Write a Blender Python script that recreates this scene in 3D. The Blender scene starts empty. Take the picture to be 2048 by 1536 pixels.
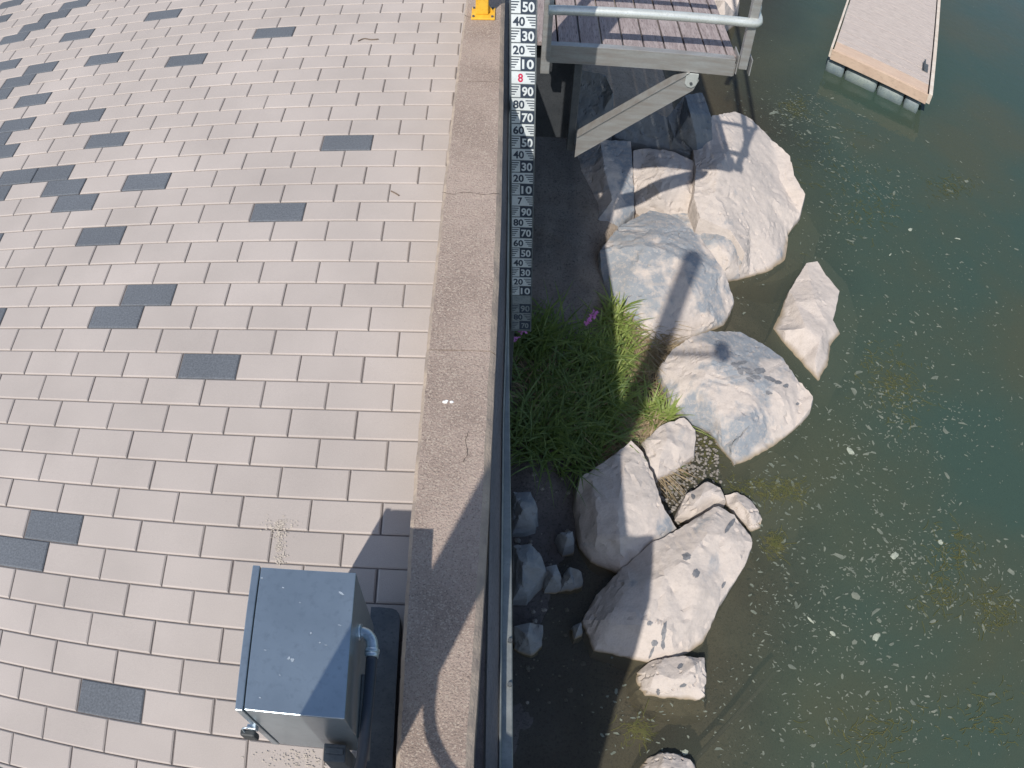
import bpy, bmesh, math, random
from mathutils import Vector, Matrix, noise
from mathutils.geometry import delaunay_2d_cdt
random.seed(7)
D = bpy.data
SC = bpy.context.scene
COL = SC.collection
rad = math.radians
# ------------------------------------------------------------------ camera (wide lens with barrel distortion)
CAM = Vector((0.58211184, -2.69007762, 3.14393998))
ROWS = ((0.9994293460039144, 0.005914373478737368, 0.03325661637240928),
        (-0.02416927552672584, 0.8130082086341265, 0.5817503750011076),
        (-0.023597213113009857, -0.5822221851490804, 0.8126872083731946))   # camera axes in world space
R3 = Matrix(ROWS)
KP = (0.03267106168098759, 1.106505263918477e-05, 1.088016035212634e-06, 7.609357205879338e-08)
cd = D.cameras.new("camera")
co = D.objects.new("camera", cd)
COL.objects.link(co)
SC.camera = co
co.matrix_world = Matrix.Translation(CAM) @ R3.transposed().to_4x4()
cd.type = 'PANO'
cd.sensor_fit = 'HORIZONTAL'; cd.sensor_width = 36.0; cd.sensor_height = 27.0
cd.clip_start = 0.01; cd.clip_end = 2000
for holder in (cd, getattr(cd, "cycles", None)):
    try:
        holder.panorama_type = 'FISHEYE_LENS_POLYNOMIAL'
        holder.fisheye_fov = math.pi
        holder.fisheye_polynomial_k0 = 0.0
        holder.fisheye_polynomial_k1 = -KP[0]; holder.fisheye_polynomial_k2 = -KP[1]
        holder.fisheye_polynomial_k3 = -KP[2]; holder.fisheye_polynomial_k4 = -KP[3]
        break
    except Exception as e:
        print("pano", e)

def ray(px, py):
    x, y = (px - 1024) * 36 / 2048, -(py - 768) * 36 / 2048
    r = math.hypot(x, y) + 1e-9
    th = KP[0]*r + KP[1]*r*r + KP[2]*r**3 + KP[3]*r**4
    return R3.transposed() @ Vector((math.sin(th)*x/r, math.sin(th)*y/r, -math.cos(th)))
def at(px, py, z=0.0):
    """world point at height z seen at that place of the photograph (survey of the site)"""
    d = ray(px, py)
    return CAM + d * ((z - CAM.z) / d.z)

# ------------------------------------------------------------------ light
SUN = Vector((0.34, 0.774, -1.0)).normalized()
w = D.worlds.new("World"); SC.world = w; w.use_nodes = True
nt = w.node_tree
bg = nt.nodes["Background"]
sky = nt.nodes.new("ShaderNodeTexSky"); sky.sky_type = 'NISHITA'; sky.sun_disc = False
sky.sun_elevation = rad(49.8); sky.sun_rotation = math.atan2(-0.34, -0.774)
sky.air_density = 1.0; sky.dust_density = 1.0; sky.ozone_density = 1.0
nt.links.new(sky.outputs[0], bg.inputs[0]); bg.inputs[1].default_value = 0.115
sd = D.lights.new("sun", 'SUN'); sd.energy = 3.6; sd.angle = rad(0.53); sd.color = (1.0, 0.94, 0.87)
so = D.objects.new("sun", sd); COL.objects.link(so)
so.rotation_euler = SUN.to_track_quat('-Z', 'Y').to_euler(); so.location = (-5, -10, 12)
SC.view_settings.view_transform = 'Standard'; SC.view_settings.look = 'None'
SC.view_settings.exposure = 0.40; SC.view_settings.gamma = 1.0
SC.render.engine = 'CYCLES'
SC.cycles.max_bounces = 8; SC.cycles.transparent_max_bounces = 12
SC.cycles.use_denoising = True

ZW = -3.30            # lake level
UNIT = 0.30           # paver length
ROWH = UNIT * 0.49827

# ------------------------------------------------------------------ material helpers
def mat(name, base=(0.5,0.5,0.5), rough=0.8, metal=0.0, var=None, vscale=6.0, bump=0.0, bscale=60.0,
        speck=None, sscale=200.0, samt=0.5, spec=0.5, stretch=None, seed=0.0, translucent=None, fine=0.12):
    m = D.materials.new(name); m.use_nodes = True
    t = m.node_tree; N = t.nodes; Lk = t.links
    b = N["Principled BSDF"]
    b.inputs["Roughness"].default_value = rough; b.inputs["Metallic"].default_value = metal
    b.inputs["Specular IOR Level"].default_value = spec
    tc = N.new("ShaderNodeTexCoord"); mp = N.new("ShaderNodeMapping")
    Lk.new(tc.outputs["Object"], mp.inputs[0]); mp.inputs["Location"].default_value = (seed, seed*1.7, seed*0.3)
    if stretch: mp.inputs["Scale"].default_value = stretch
    col = None
    def mix(a_, b_, fac):
        x = N.new("ShaderNodeMix"); x.data_type = 'RGBA'
        if isinstance(a_, tuple): x.inputs[6].default_value = (*a_, 1)
        else: Lk.new(a_, x.inputs[6])
        if isinstance(b_, tuple): x.inputs[7].default_value = (*b_, 1)
        else: Lk.new(b_, x.inputs[7])
        if isinstance(fac, float): x.inputs[0].default_value = fac
        else: Lk.new(fac, x.inputs[0])
        return x.outputs[2]
    def nz(scale, detail=5.0, lo=0.35, hi=0.65, rough_=0.6):
        n = N.new("ShaderNodeTexNoise"); n.inputs["Scale"].default_value = scale; n.inputs["Detail"].default_value = detail
        n.inputs["Roughness"].default_value = rough_
        Lk.new(mp.outputs[0], n.inputs["Vector"])
        r = N.new("ShaderNodeMapRange"); r.inputs[1].default_value = lo; r.inputs[2].default_value = hi
        Lk.new(n.outputs[0], r.inputs[0]); return r.outputs[0]
    col = base
    if var: col = mix(base, var, nz(vscale))
    if fine:
        dk = tuple(c*(1-fine*2.2) for c in base)
        col = mix(col, dk, nz(bscale*1.3, 3.0, 0.52, 0.75))
    if speck:
        v = N.new("ShaderNodeTexVoronoi"); v.inputs["Scale"].default_value = sscale; Lk.new(mp.outputs[0], v.inputs["Vector"])
        sp = N.new("ShaderNodeSeparateColor"); Lk.new(v.outputs["Color"], sp.inputs[0])
        r = N.new("ShaderNodeMapRange"); r.inputs[1].default_value = 1-samt; r.inputs[2].default_value = 1-samt+0.06
        Lk.new(sp.outputs[0], r.inputs[0]); col = mix(col, speck, r.outputs[0])
    if isinstance(col, tuple): b.inputs["Base Color"].default_value = (*col, 1)
    else: Lk.new(col, b.inputs["Base Color"])
    if bump:
        n = N.new("ShaderNodeTexNoise"); n.inputs["Scale"].default_value = bscale; n.inputs["Detail"].default_value = 8; n.inputs["Roughness"].default_value = 0.65
        Lk.new(mp.outputs[0], n.inputs["Vector"])
        bp = N.new("ShaderNodeBump"); bp.inputs["Strength"].default_value = bump; bp.inputs["Distance"].default_value = 0.01
        Lk.new(n.outputs[0], bp.inputs["Height"]); Lk.new(bp.outputs[0], b.inputs["Normal"])
    if translucent:
        tr = N.new("ShaderNodeBsdfTranslucent"); tr.inputs[0].default_value = (*translucent, 1)
        ms = N.new("ShaderNodeMixShader"); ms.inputs[0].default_value = 0.35
        Lk.new(b.outputs[0], ms.inputs[1]); Lk.new(tr.outputs[0], ms.inputs[2]); Lk.new(ms.outputs[0], N["Material Output"].inputs[0])
    m["mix"] = 1
    return m

def obj(name, me_or_bm, m=None, parent=None, smooth=False):
    if isinstance(me_or_bm, bmesh.types.BMesh):
        me = D.meshes.new(name); me_or_bm.to_mesh(me); me_or_bm.free()
    else: me = me_or_bm
    o = D.objects.new(name, me); COL.objects.link(o)
    if m is not None:
        for q in (m if isinstance(m, (list, tuple)) else [m]): me.materials.append(q)
    if parent is not None: o.parent = parent
    if smooth:
        for p in me.polygons: p.use_smooth = True
    return o
def tag(o, label, cat, group=None, kind=None):
    if label: o["label"] = label
    if cat: o["category"] = cat
    if group: o["group"] = group
    if kind: o["kind"] = kind
    return o
def root(name, loc, label, cat, group=None):
    o = D.objects.new(name, None); COL.objects.link(o); o.location = loc; o.empty_display_size = .1
    return tag(o, label, cat, group)
def struct(name, bm, m, smooth=False):
    o = obj(name, bm, m, None, smooth); o["kind"] = "structure"; return o
def box(bm, lo, hi, bev=0.0, rot=None, org=None):
    lo, hi = Vector(lo), Vector(hi)
    r = bmesh.ops.create_cube(bm, size=1.0)
    vs = r["verts"]; c = (lo+hi)/2; s = hi-lo
    for v in vs: v.co = Vector((v.co.x*s.x, v.co.y*s.y, v.co.z*s.z)) + c
    if bev > 0:
        es = list({e for v in vs for e in v.link_edges})
        rr = bmesh.ops.bevel(bm, geom=es, offset=bev, segments=2, affect='EDGES', profile=0.5)
        vs = list({v for f in rr["faces"] for v in f.verts} | {v for v in vs if v.is_valid})
    if rot is not None:
        o_ = Vector(org if org is not None else c)
        for v in vs: v.co = rot @ (v.co - o_) + o_
    return vs
def sub(bm, off):
    for v in bm.verts: v.co -= Vector(off)
    return bm
def tube(bm, pts, r, n=12, caps=True, closed=False):
    pts = [Vector(p) for p in pts]
    rings = []
    up = Vector((0,0,1))
    for i, p in enumerate(pts):
        a = pts[max(i-1,0)]; b = pts[min(i+1,len(pts)-1)]
        t = (b-a).normalized()
        s = t.cross(up)
        if s.length < 1e-3: s = t.cross(Vector((1,0,0)))
        s.normalize(); u = s.cross(t)
        rr = r[i] if isinstance(r, (list,tuple)) else r
        rings.append([bm.verts.new(p + (s*math.cos(2*math.pi*k/n) + u*math.sin(2*math.pi*k/n))*rr) for k in range(n)])
    for a, b in zip(rings, rings[1:]):
        for k in range(n):
            f = bm.faces.new((a[k], a[(k+1)%n], b[(k+1)%n], b[k])); f.smooth = True
    if caps:
        bm.faces.new(rings[0]); bm.faces.new(rings[-1][::-1])
    return rings
def prism(bm, pts, z0, z1):
    lo = [bm.verts.new((x, y, z0)) for x, y in pts]; hi = [bm.verts.new((x, y, z1)) for x, y in pts]
    n = len(pts)
    bm.faces.new(hi); bm.faces.new(lo[::-1])
    for k in range(n): bm.faces.new((lo[k], lo[(k+1)%n], hi[(k+1)%n], hi[k]))
    bmesh.ops.recalc_face_normals(bm, faces=bm.faces)
def spline(pts, n=6):
    pts = [Vector(p) for p in pts]; out = []
    P = [pts[0]] + pts + [pts[-1]]
    for i in range(1, len(P)-2):
        for k in range(n):
            t = k/n
            out.append(0.5*((2*P[i]) + (P[i+1]-P[i-1])*t + (2*P[i-1]-5*P[i]+4*P[i+1]-P[i+2])*t*t + (3*P[i]-P[i-1]-3*P[i+1]+P[i+2])*t**3))
    out.append(pts[-1]); return out
def interp(tbl, y):
    tbl = sorted(tbl)
    if y <= tbl[0][0]: return tbl[0][1]
    for (a, va), (b, vb) in zip(tbl, tbl[1:]):
        if y <= b: return va + (vb-va)*(y-a)/(b-a)
    return tbl[-1][1]

# ------------------------------------------------------------------ materials
M = {}
def paver_mat(name, base, dark=False):
    m = D.materials.new(name); m.use_nodes = True; t = m.node_tree; N = t.nodes; Lk = t.links; b = N["Principled BSDF"]
    b.inputs["Roughness"].default_value = 0.85; b.inputs["Specular IOR Level"].default_value = 0.3
    tc = N.new("ShaderNodeTexCoord")
    at_ = N.new("ShaderNodeAttribute"); at_.attribute_name = "shade"
    n1 = N.new("ShaderNodeTexNoise"); n1.inputs["Scale"].default_value = 110 if dark else 240; n1.inputs["Detail"].default_value = 6; n1.inputs["Roughness"].default_value = .7
    Lk.new(tc.outputs["Object"], n1.inputs["Vector"])
    n2 = N.new("ShaderNodeTexNoise"); n2.inputs["Scale"].default_value = 1.6; n2.inputs["Detail"].default_value = 4
    Lk.new(tc.outputs["Object"], n2.inputs["Vector"])
    v = N.new("ShaderNodeTexVoronoi"); v.inputs["Scale"].default_value = 42; v.feature = 'F1'; Lk.new(tc.outputs["Object"], v.inputs["Vector"])
    vr = N.new("ShaderNodeMapRange"); vr.inputs[1].default_value = .05; vr.inputs[2].default_value = .11; vr.inputs[3].default_value = 1; vr.inputs[4].default_value = 0
    Lk.new(v.outputs["Distance"], vr.inputs[0])
    vs_ = N.new("ShaderNodeSeparateColor"); Lk.new(v.outputs["Color"], vs_.inputs[0])
    gt = N.new("ShaderNodeMath"); gt.operation = 'GREATER_THAN'; gt.inputs[1].default_value = 0.9; Lk.new(vs_.outputs[0], gt.inputs[0])
    pt = N.new("ShaderNodeMath"); pt.operation = 'MULTIPLY'; Lk.new(vr.outputs[0], pt.inputs[0]); Lk.new(gt.outputs[0], pt.inputs[1])
    # value = shade + fine + broad
    s1 = N.new("ShaderNodeMapRange"); s1.inputs[1].default_value = .3; s1.inputs[2].default_value = .7
    amp = .34 if dark else .10
    s1.inputs[3].default_value = 1-amp; s1.inputs[4].default_value = 1+amp; Lk.new(n1.outputs[0], s1.inputs[0])
    s2 = N.new("ShaderNodeMapRange"); s2.inputs[1].default_value = .3; s2.inputs[2].default_value = .7; s2.inputs[3].default_value = .90; s2.inputs[4].default_value = 1.07; Lk.new(n2.outputs[0], s2.inputs[0])
    m1 = N.new("ShaderNodeMath"); m1.operation = 'MULTIPLY'; Lk.new(s1.outputs[0], m1.inputs[0]); Lk.new(s2.outputs[0], m1.inputs[1])
    m2 = N.new("ShaderNodeMath"); m2.operation = 'MULTIPLY'; Lk.new(m1.outputs[0], m2.inputs[0]); Lk.new(at_.outputs["Fac"], m2.inputs[1])
    m3 = N.new("ShaderNodeMath"); m3.operation = 'MULTIPLY_ADD'; Lk.new(pt.outputs[0], m3.inputs[0]); m3.inputs[1].default_value = -.22; Lk.new(m2.outputs[0], m3.inputs[2])
    vm = N.new("ShaderNodeVectorMath"); vm.operation = 'SCALE'; vm.inputs[0].default_value = base; Lk.new(m3.outputs[0], vm.inputs["Scale"])
    Lk.new(vm.outputs[0], b.inputs["Base Color"])
    bp = N.new("ShaderNodeBump"); bp.inputs["Strength"].default_value = .35 if dark else .18; bp.inputs["Distance"].default_value = .004
    Lk.new(n1.outputs[0], bp.inputs["Height"]); Lk.new(bp.outputs[0], b.inputs["Normal"])
    return m
M['paver'] = paver_mat("pale_paver", (0.402, 0.358, 0.325))
M['paver_dark'] = paver_mat("charcoal_paver", (0.118, 0.130, 0.145), True)
M['joint'] = mat("joint_sand", (0.16,0.14,0.135), .95, var=(0.22,0.195,0.18), vscale=14, bump=.6, bscale=180)
M['coping'] = mat("worn_aggregate_concrete", (0.285,0.22,0.18), .9, var=(0.40,0.315,0.262), vscale=2.6, bump=1.0, bscale=120, speck=(0.42,0.345,0.28), sscale=190, samt=.22, fine=.28)
M['coping_edge'] = mat("pale_mortar_edge", (0.42,0.34,0.265), .9, var=(0.26,0.215,0.18), vscale=9, bump=.6, bscale=80)
M['wall'] = mat("stained_wall_concrete", (0.13,0.13,0.12), .9, var=(0.20,0.18,0.16), vscale=2.0, bump=.5, bscale=30)
M['fender'] = mat("weathered_fender_timber", (0.23,0.225,0.21), .8, var=(0.30,0.285,0.265), vscale=5, bump=.5, bscale=50, stretch=(6,.7,6))
M['galv'] = mat("galvanised_strip", (0.30,0.32,0.31), .55, .6, var=(0.2,0.22,0.22), vscale=9, bump=.15, bscale=60)
M['alu'] = mat("dull_aluminium", (0.40,0.41,0.40), .45, .45, var=(0.32,0.30,0.275), vscale=4, bump=.12, bscale=40, stretch=(1,3,6))
M['alu_rail'] = mat("rail_aluminium", (0.60,0.63,0.60), .32, .4, var=(0.52,0.55,0.52), vscale=9, bump=.04, bscale=60)
M['steel_dark'] = mat("dark_painted_steel", (0.075,0.085,0.092), .55, .2, var=(0.11,0.12,0.125), vscale=9, bump=.15, bscale=70)
M['steel_box'] = mat("brushed_blue_steel", (0.31,0.37,0.41), .30, .80, var=(0.38,0.45,0.49), vscale=3, bump=.02, bscale=30, fine=.03)
M['zinc'] = mat("zinc_fitting", (0.42,0.50,0.56), .38, .8, var=(0.5,0.57,0.62), vscale=20)
M['conduit'] = mat("navy_conduit", (0.018,0.026,0.040), .5)
M['rubber'] = mat("black_rubber", (0.025,0.03,0.032), .6, var=(0.04,0.045,0.045), vscale=20, bump=.2, bscale=120)
M['yellow'] = mat("yellow_paint", (0.75,0.44,0.045), .45, var=(0.66,0.36,0.03), vscale=14, bump=.1, bscale=60)
M['plank'] = mat("weathered_plank", (0.24,0.195,0.19), .85, var=(0.36,0.31,0.30), vscale=7, bump=.8, bscale=26, stretch=(5,.5,1), fine=.3)
M['plank_raft'] = mat("bleached_deck_board", (0.49,0.43,0.385), .85, var=(0.40,0.345,0.31), vscale=9, bump=.9, bscale=16, stretch=(.5,5,1), fine=.2)
M['plank_new'] = mat("tan_timber_board", (0.54,0.41,0.31), .8, var=(0.47,0.345,0.26), vscale=5, bump=.4, bscale=24, stretch=(.6,5,1))
M['trim_white'] = mat("bleached_side_trim", (0.62,0.56,0.48), .8, var=(0.5,0.42,0.34), vscale=5, bump=.3, bscale=30)
M['float'] = mat("blue_grey_float", (0.13,0.17,0.19), .5, var=(0.20,0.24,0.22), vscale=3, bump=.1, bscale=30)
M['white_plate'] = mat("white_enamel", (0.74,0.79,0.78), .45, var=(0.62,0.67,0.68), vscale=12, fine=.05)
M['dirty_plate'] = mat("silted_enamel", (0.22,0.26,0.27), .7, var=(0.30,0.33,0.33), vscale=20, fine=.15)
M['ink'] = mat("blue_black_ink", (0.045,0.062,0.090), .5, fine=.05)
M['red'] = mat("red_ink", (0.60,0.035,0.10), .5, fine=0.0)
M['frame'] = mat("gauge_frame_grey", (0.20,0.235,0.25), .5, .5, var=(0.27,0.30,0.31), vscale=10)

def rock_mat(name, light, blue, thr=0.5, vs=2.2, seed=0.0, stain=True):
    m = D.materials.new(name); m.use_nodes = True; t = m.node_tree; N = t.nodes; Lk = t.links; b = N["Principled BSDF"]
    b.inputs["Roughness"].default_value = .9; b.inputs["Specular IOR Level"].default_value = .25
    tc = N.new("ShaderNodeTexCoord"); mp = N.new("ShaderNodeMapping"); Lk.new(tc.outputs["Object"], mp.inputs[0]); mp.inputs["Location"].default_value = (seed, seed*.7, -seed)
    def nz(sc, det, lo, hi, ro=.6):
        n = N.new("ShaderNodeTexNoise"); n.inputs["Scale"].default_value = sc; n.inputs["Detail"].default_value = det; n.inputs["Roughness"].default_value = ro; n.inputs["Distortion"].default_value = .4
        Lk.new(mp.outputs[0], n.inputs["Vector"]); r = N.new("ShaderNodeMapRange"); r.inputs[1].default_value = lo; r.inputs[2].default_value = hi
        Lk.new(n.outputs[0], r.inputs[0]); return r.outputs[0], n.outputs[0]
    def mix(a, b_, f):
        x = N.new("ShaderNodeMix"); x.data_type = 'RGBA'
        for i, q in ((6, a), (7, b_)):
            if isinstance(q, tuple): x.inputs[i].default_value = (*q, 1)
            else: Lk.new(q, x.inputs[i])
        if isinstance(f, float): x.inputs[0].default_value = f
        else: Lk.new(f, x.inputs[0])
        return x.outputs[2]
    f1, _ = nz(vs, 7, thr-.02, thr+.05, .6)
    c = mix(light, blue, f1)
    f2, _ = nz(22, 6, .5, .72, .7)
    c = mix(c, tuple(x*.86 for x in light), f2)
    f3, h3 = nz(75, 6, .55, .8, .7)
    c = mix(c, tuple(x*.74 for x in light), f3)
    # veins
    mp2 = N.new("ShaderNodeMapping"); mp2.inputs["Scale"].default_value = (1, 5, 3); mp2.inputs["Rotation"].default_value = (0.2, 0.3, seed); Lk.new(mp.outputs[0], mp2.inputs[0])
    nv = N.new("ShaderNodeTexNoise"); nv.inputs["Scale"].default_value = 3.0; nv.inputs["Detail"].default_value = 5; Lk.new(mp2.outputs[0], nv.inputs["Vector"])
    rv = N.new("ShaderNodeMapRange"); rv.inputs[1].default_value = .56; rv.inputs[2].default_value = .64; rv.inputs[4].default_value = .35; Lk.new(nv.outputs[0], rv.inputs[0])
    c = mix(c, tuple(x*.8 for x in light), rv.outputs[0])
    # waterline darkening: wet and algae covered below the lake level (real wet band)
    geo = N.new("ShaderNodeNewGeometry"); sx = N.new("ShaderNodeSeparateXYZ"); Lk.new(geo.outputs["Position"], sx.inputs[0])
    wl = N.new("ShaderNodeMapRange"); wl.inputs[1].default_value = ZW+.042; wl.inputs[2].default_value = ZW-.0; Lk.new(sx.outputs[2], wl.inputs[0])
    c = mix(c, (0.25,0.195,0.125), wl.outputs[0])
    Lk.new(c, b.inputs["Base Color"])
    n = N.new("ShaderNodeTexNoise"); n.inputs["Scale"].default_value = 16; n.inputs["Detail"].default_value = 12; n.inputs["Roughness"].default_value = .62; Lk.new(mp.outputs[0], n.inputs["Vector"])
    bp = N.new("ShaderNodeBump"); bp.inputs["Strength"].default_value = .6; bp.inputs["Distance"].default_value = .018; Lk.new(n.outputs[0], bp.inputs["Height"])
    Lk.new(bp.outputs[0], b.inputs["Normal"])
    return m
RB = (0.50,0.445,0.40); RG = (0.24,0.262,0.285)
M['rock'] = [rock_mat("pale_boulder_%d" % i, RB, RG, thr, 1.7, i*3.1) for i, thr in enumerate((.66,.49,.45,.62,.64))]
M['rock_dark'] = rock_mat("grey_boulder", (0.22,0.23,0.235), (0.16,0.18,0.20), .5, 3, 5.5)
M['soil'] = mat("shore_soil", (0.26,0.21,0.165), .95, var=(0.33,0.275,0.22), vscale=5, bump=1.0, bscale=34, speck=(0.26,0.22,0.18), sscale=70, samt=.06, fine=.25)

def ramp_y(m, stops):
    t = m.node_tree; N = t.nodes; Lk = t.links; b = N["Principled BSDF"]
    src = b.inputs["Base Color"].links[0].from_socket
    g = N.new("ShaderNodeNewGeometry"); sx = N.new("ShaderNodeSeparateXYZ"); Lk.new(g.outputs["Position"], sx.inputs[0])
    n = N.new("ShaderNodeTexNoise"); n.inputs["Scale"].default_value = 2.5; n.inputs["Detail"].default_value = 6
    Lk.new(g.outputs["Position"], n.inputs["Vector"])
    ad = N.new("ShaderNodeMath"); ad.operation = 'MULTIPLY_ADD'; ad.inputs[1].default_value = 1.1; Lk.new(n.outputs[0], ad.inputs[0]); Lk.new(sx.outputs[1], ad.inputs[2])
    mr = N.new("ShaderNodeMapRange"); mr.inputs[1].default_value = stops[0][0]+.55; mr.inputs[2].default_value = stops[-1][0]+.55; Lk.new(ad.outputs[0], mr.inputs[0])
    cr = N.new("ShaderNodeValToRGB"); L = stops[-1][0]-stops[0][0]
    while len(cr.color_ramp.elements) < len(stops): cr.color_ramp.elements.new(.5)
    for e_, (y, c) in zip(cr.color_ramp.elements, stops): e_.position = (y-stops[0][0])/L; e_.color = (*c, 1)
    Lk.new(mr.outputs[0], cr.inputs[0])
    # mud and painted-in shade only near the wall; the lake bed stays sandy
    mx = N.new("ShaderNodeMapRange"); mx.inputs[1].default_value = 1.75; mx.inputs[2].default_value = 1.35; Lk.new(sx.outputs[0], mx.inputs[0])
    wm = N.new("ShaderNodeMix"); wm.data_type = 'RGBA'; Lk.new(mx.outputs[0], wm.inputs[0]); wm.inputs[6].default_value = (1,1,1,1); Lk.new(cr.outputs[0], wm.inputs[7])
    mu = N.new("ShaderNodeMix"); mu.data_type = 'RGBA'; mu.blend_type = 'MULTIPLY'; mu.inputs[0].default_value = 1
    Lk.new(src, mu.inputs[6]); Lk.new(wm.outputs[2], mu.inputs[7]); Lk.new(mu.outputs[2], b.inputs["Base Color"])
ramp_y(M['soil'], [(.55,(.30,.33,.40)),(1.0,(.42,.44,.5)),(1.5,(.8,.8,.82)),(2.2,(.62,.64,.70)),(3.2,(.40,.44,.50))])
def leaf_mat(name, c1, c2, tr):
    return mat(name, c1, .55, var=c2, vscale=14, translucent=tr, fine=.1)
M['grass'] = leaf_mat("green_blade", (0.085,0.145,0.042), (0.20,0.26,0.075), (0.20,0.30,0.06))
M['reed'] = leaf_mat("yellow_green_blade", (0.20,0.28,0.06), (0.33,0.38,0.12), (0.3,0.4,0.08))
M['straw'] = leaf_mat("dry_straw", (0.52,0.42,0.27), (0.36,0.27,0.16), (0.3,0.22,0.1))
M['flower'] = leaf_mat("pink_petal", (0.75,0.22,0.62), (0.80,0.36,0.72), (0.6,0.2,0.5))
M['weed'] = leaf_mat("olive_waterweed", (0.11,0.12,0.035), (0.16,0.15,0.05), (0.1,0.1,0.03))
M['scum'] = mat("floating_seed_scum", (0.11,0.128,0.10), .6, var=(0.185,0.20,0.155), vscale=8, fine=.1)
M['scum_pale'] = mat("pale_floating_leaf", (0.36,0.385,0.31), .6, var=(0.25,0.28,0.22), vscale=20)
M['pebble'] = mat("shore_pebble", (0.27,0.245,0.215), .85, var=(0.15,0.14,0.12), vscale=40, bump=.3, bscale=60)
M['twig'] = mat("brown_twig", (0.16,0.12,0.09), .85)
M['white_bit'] = mat("white_chalky_dropping", (0.75,0.75,0.73), .8)

# water: turbid top layer over an absorbing body, the bed showing through near the shore
def water_mat():
    m = D.materials.new("lake_water"); m.use_nodes = True; t = m.node_tree; N = t.nodes; Lk = t.links
    out = N["Material Output"]; b = N["Principled BSDF"]
    tc = N.new("ShaderNodeTexCoord")
    n = N.new("ShaderNodeTexNoise"); n.inputs["Scale"].default_value = .55; n.inputs["Detail"].default_value = 4; Lk.new(tc.outputs["Object"], n.inputs["Vector"])
    cr = N.new("ShaderNodeMix"); cr.data_type = 'RGBA'; cr.inputs[6].default_value = (0.070,0.084,0.056,1); cr.inputs[7].default_value = (0.050,0.084,0.066,1)
    r1 = N.new("ShaderNodeMapRange"); r1.inputs[1].default_value = .35; r1.inputs[2].default_value = .62; Lk.new(n.outputs[0], r1.inputs[0]); Lk.new(r1.outputs[0], cr.inputs[0])
    
    gx_ = N.new("ShaderNodeSeparateXYZ"); Lk.new(tc.outputs["Object"], gx_.inputs[0])
    ad = N.new("ShaderNodeMath"); ad.operation = 'MULTIPLY_ADD'; ad.inputs[1].default_value = -3.0; Lk.new(n.outputs[0], ad.inputs[0]); Lk.new(gx_.outputs[0], ad.inputs[2])
    dy = N.new("ShaderNodeMath"); dy.operation = 'MULTIPLY_ADD'; dy.inputs[1].default_value = -.22; Lk.new(gx_.outputs[1], dy.inputs[0]); Lk.new(ad.outputs[0], dy.inputs[2])
    mr = N.new("ShaderNodeMapRange"); mr.interpolation_type = 'SMOOTHSTEP'; mr.inputs[1].default_value = -.6; mr.inputs[2].default_value = 2.4; Lk.new(dy.outputs[0], mr.inputs[0])
    silt = N.new("ShaderNodeMix"); silt.data_type = 'RGBA'; silt.inputs[6].default_value = (0.076,0.061,0.044,1); Lk.new(mr.outputs[0], silt.inputs[0]); Lk.new(cr.outputs[2], silt.inputs[7])
    Lk.new(silt.outputs[2], b.inputs["Base Color"]); b.inputs["Roughness"].default_value = .05; b.inputs["IOR"].default_value = 1.33
    nb = N.new("ShaderNodeTexNoise"); nb.inputs["Scale"].default_value = 7; nb.inputs["Detail"].default_value = 3; Lk.new(tc.outputs["Object"], nb.inputs["Vector"])
    bp = N.new("ShaderNodeBump"); bp.inputs["Strength"].default_value = .25; bp.inputs["Distance"].default_value = .02; Lk.new(nb.outputs[0], bp.inputs["Height"]); Lk.new(bp.outputs[0], b.inputs["Normal"])
    tr = N.new("ShaderNodeBsdfTransparent"); tr.inputs[0].default_value = (.93,.97,.93,1)
    ms = N.new("ShaderNodeMixShader"); fr = N.new("ShaderNodeMapRange"); fr.inputs[1].default_value = -.6; fr.inputs[2].default_value = 2.2; fr.inputs[3].default_value = .36; fr.inputs[4].default_value = .80; Lk.new(dy.outputs[0], fr.inputs[0])
    Lk.new(fr.outputs[0], ms.inputs[0])
    Lk.new(tr.outputs[0], ms.inputs[1]); Lk.new(b.outputs[0], ms.inputs[2]); Lk.new(ms.outputs[0], out.inputs["Surface"])
    va = N.new("ShaderNodeVolumeAbsorption"); va.inputs[0].default_value = (.62,.56,.42,1); va.inputs[1].default_value = 1.5
    Lk.new(va.outputs[0], out.inputs["Volume"])
    return m
M['water'] = water_mat()

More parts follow.
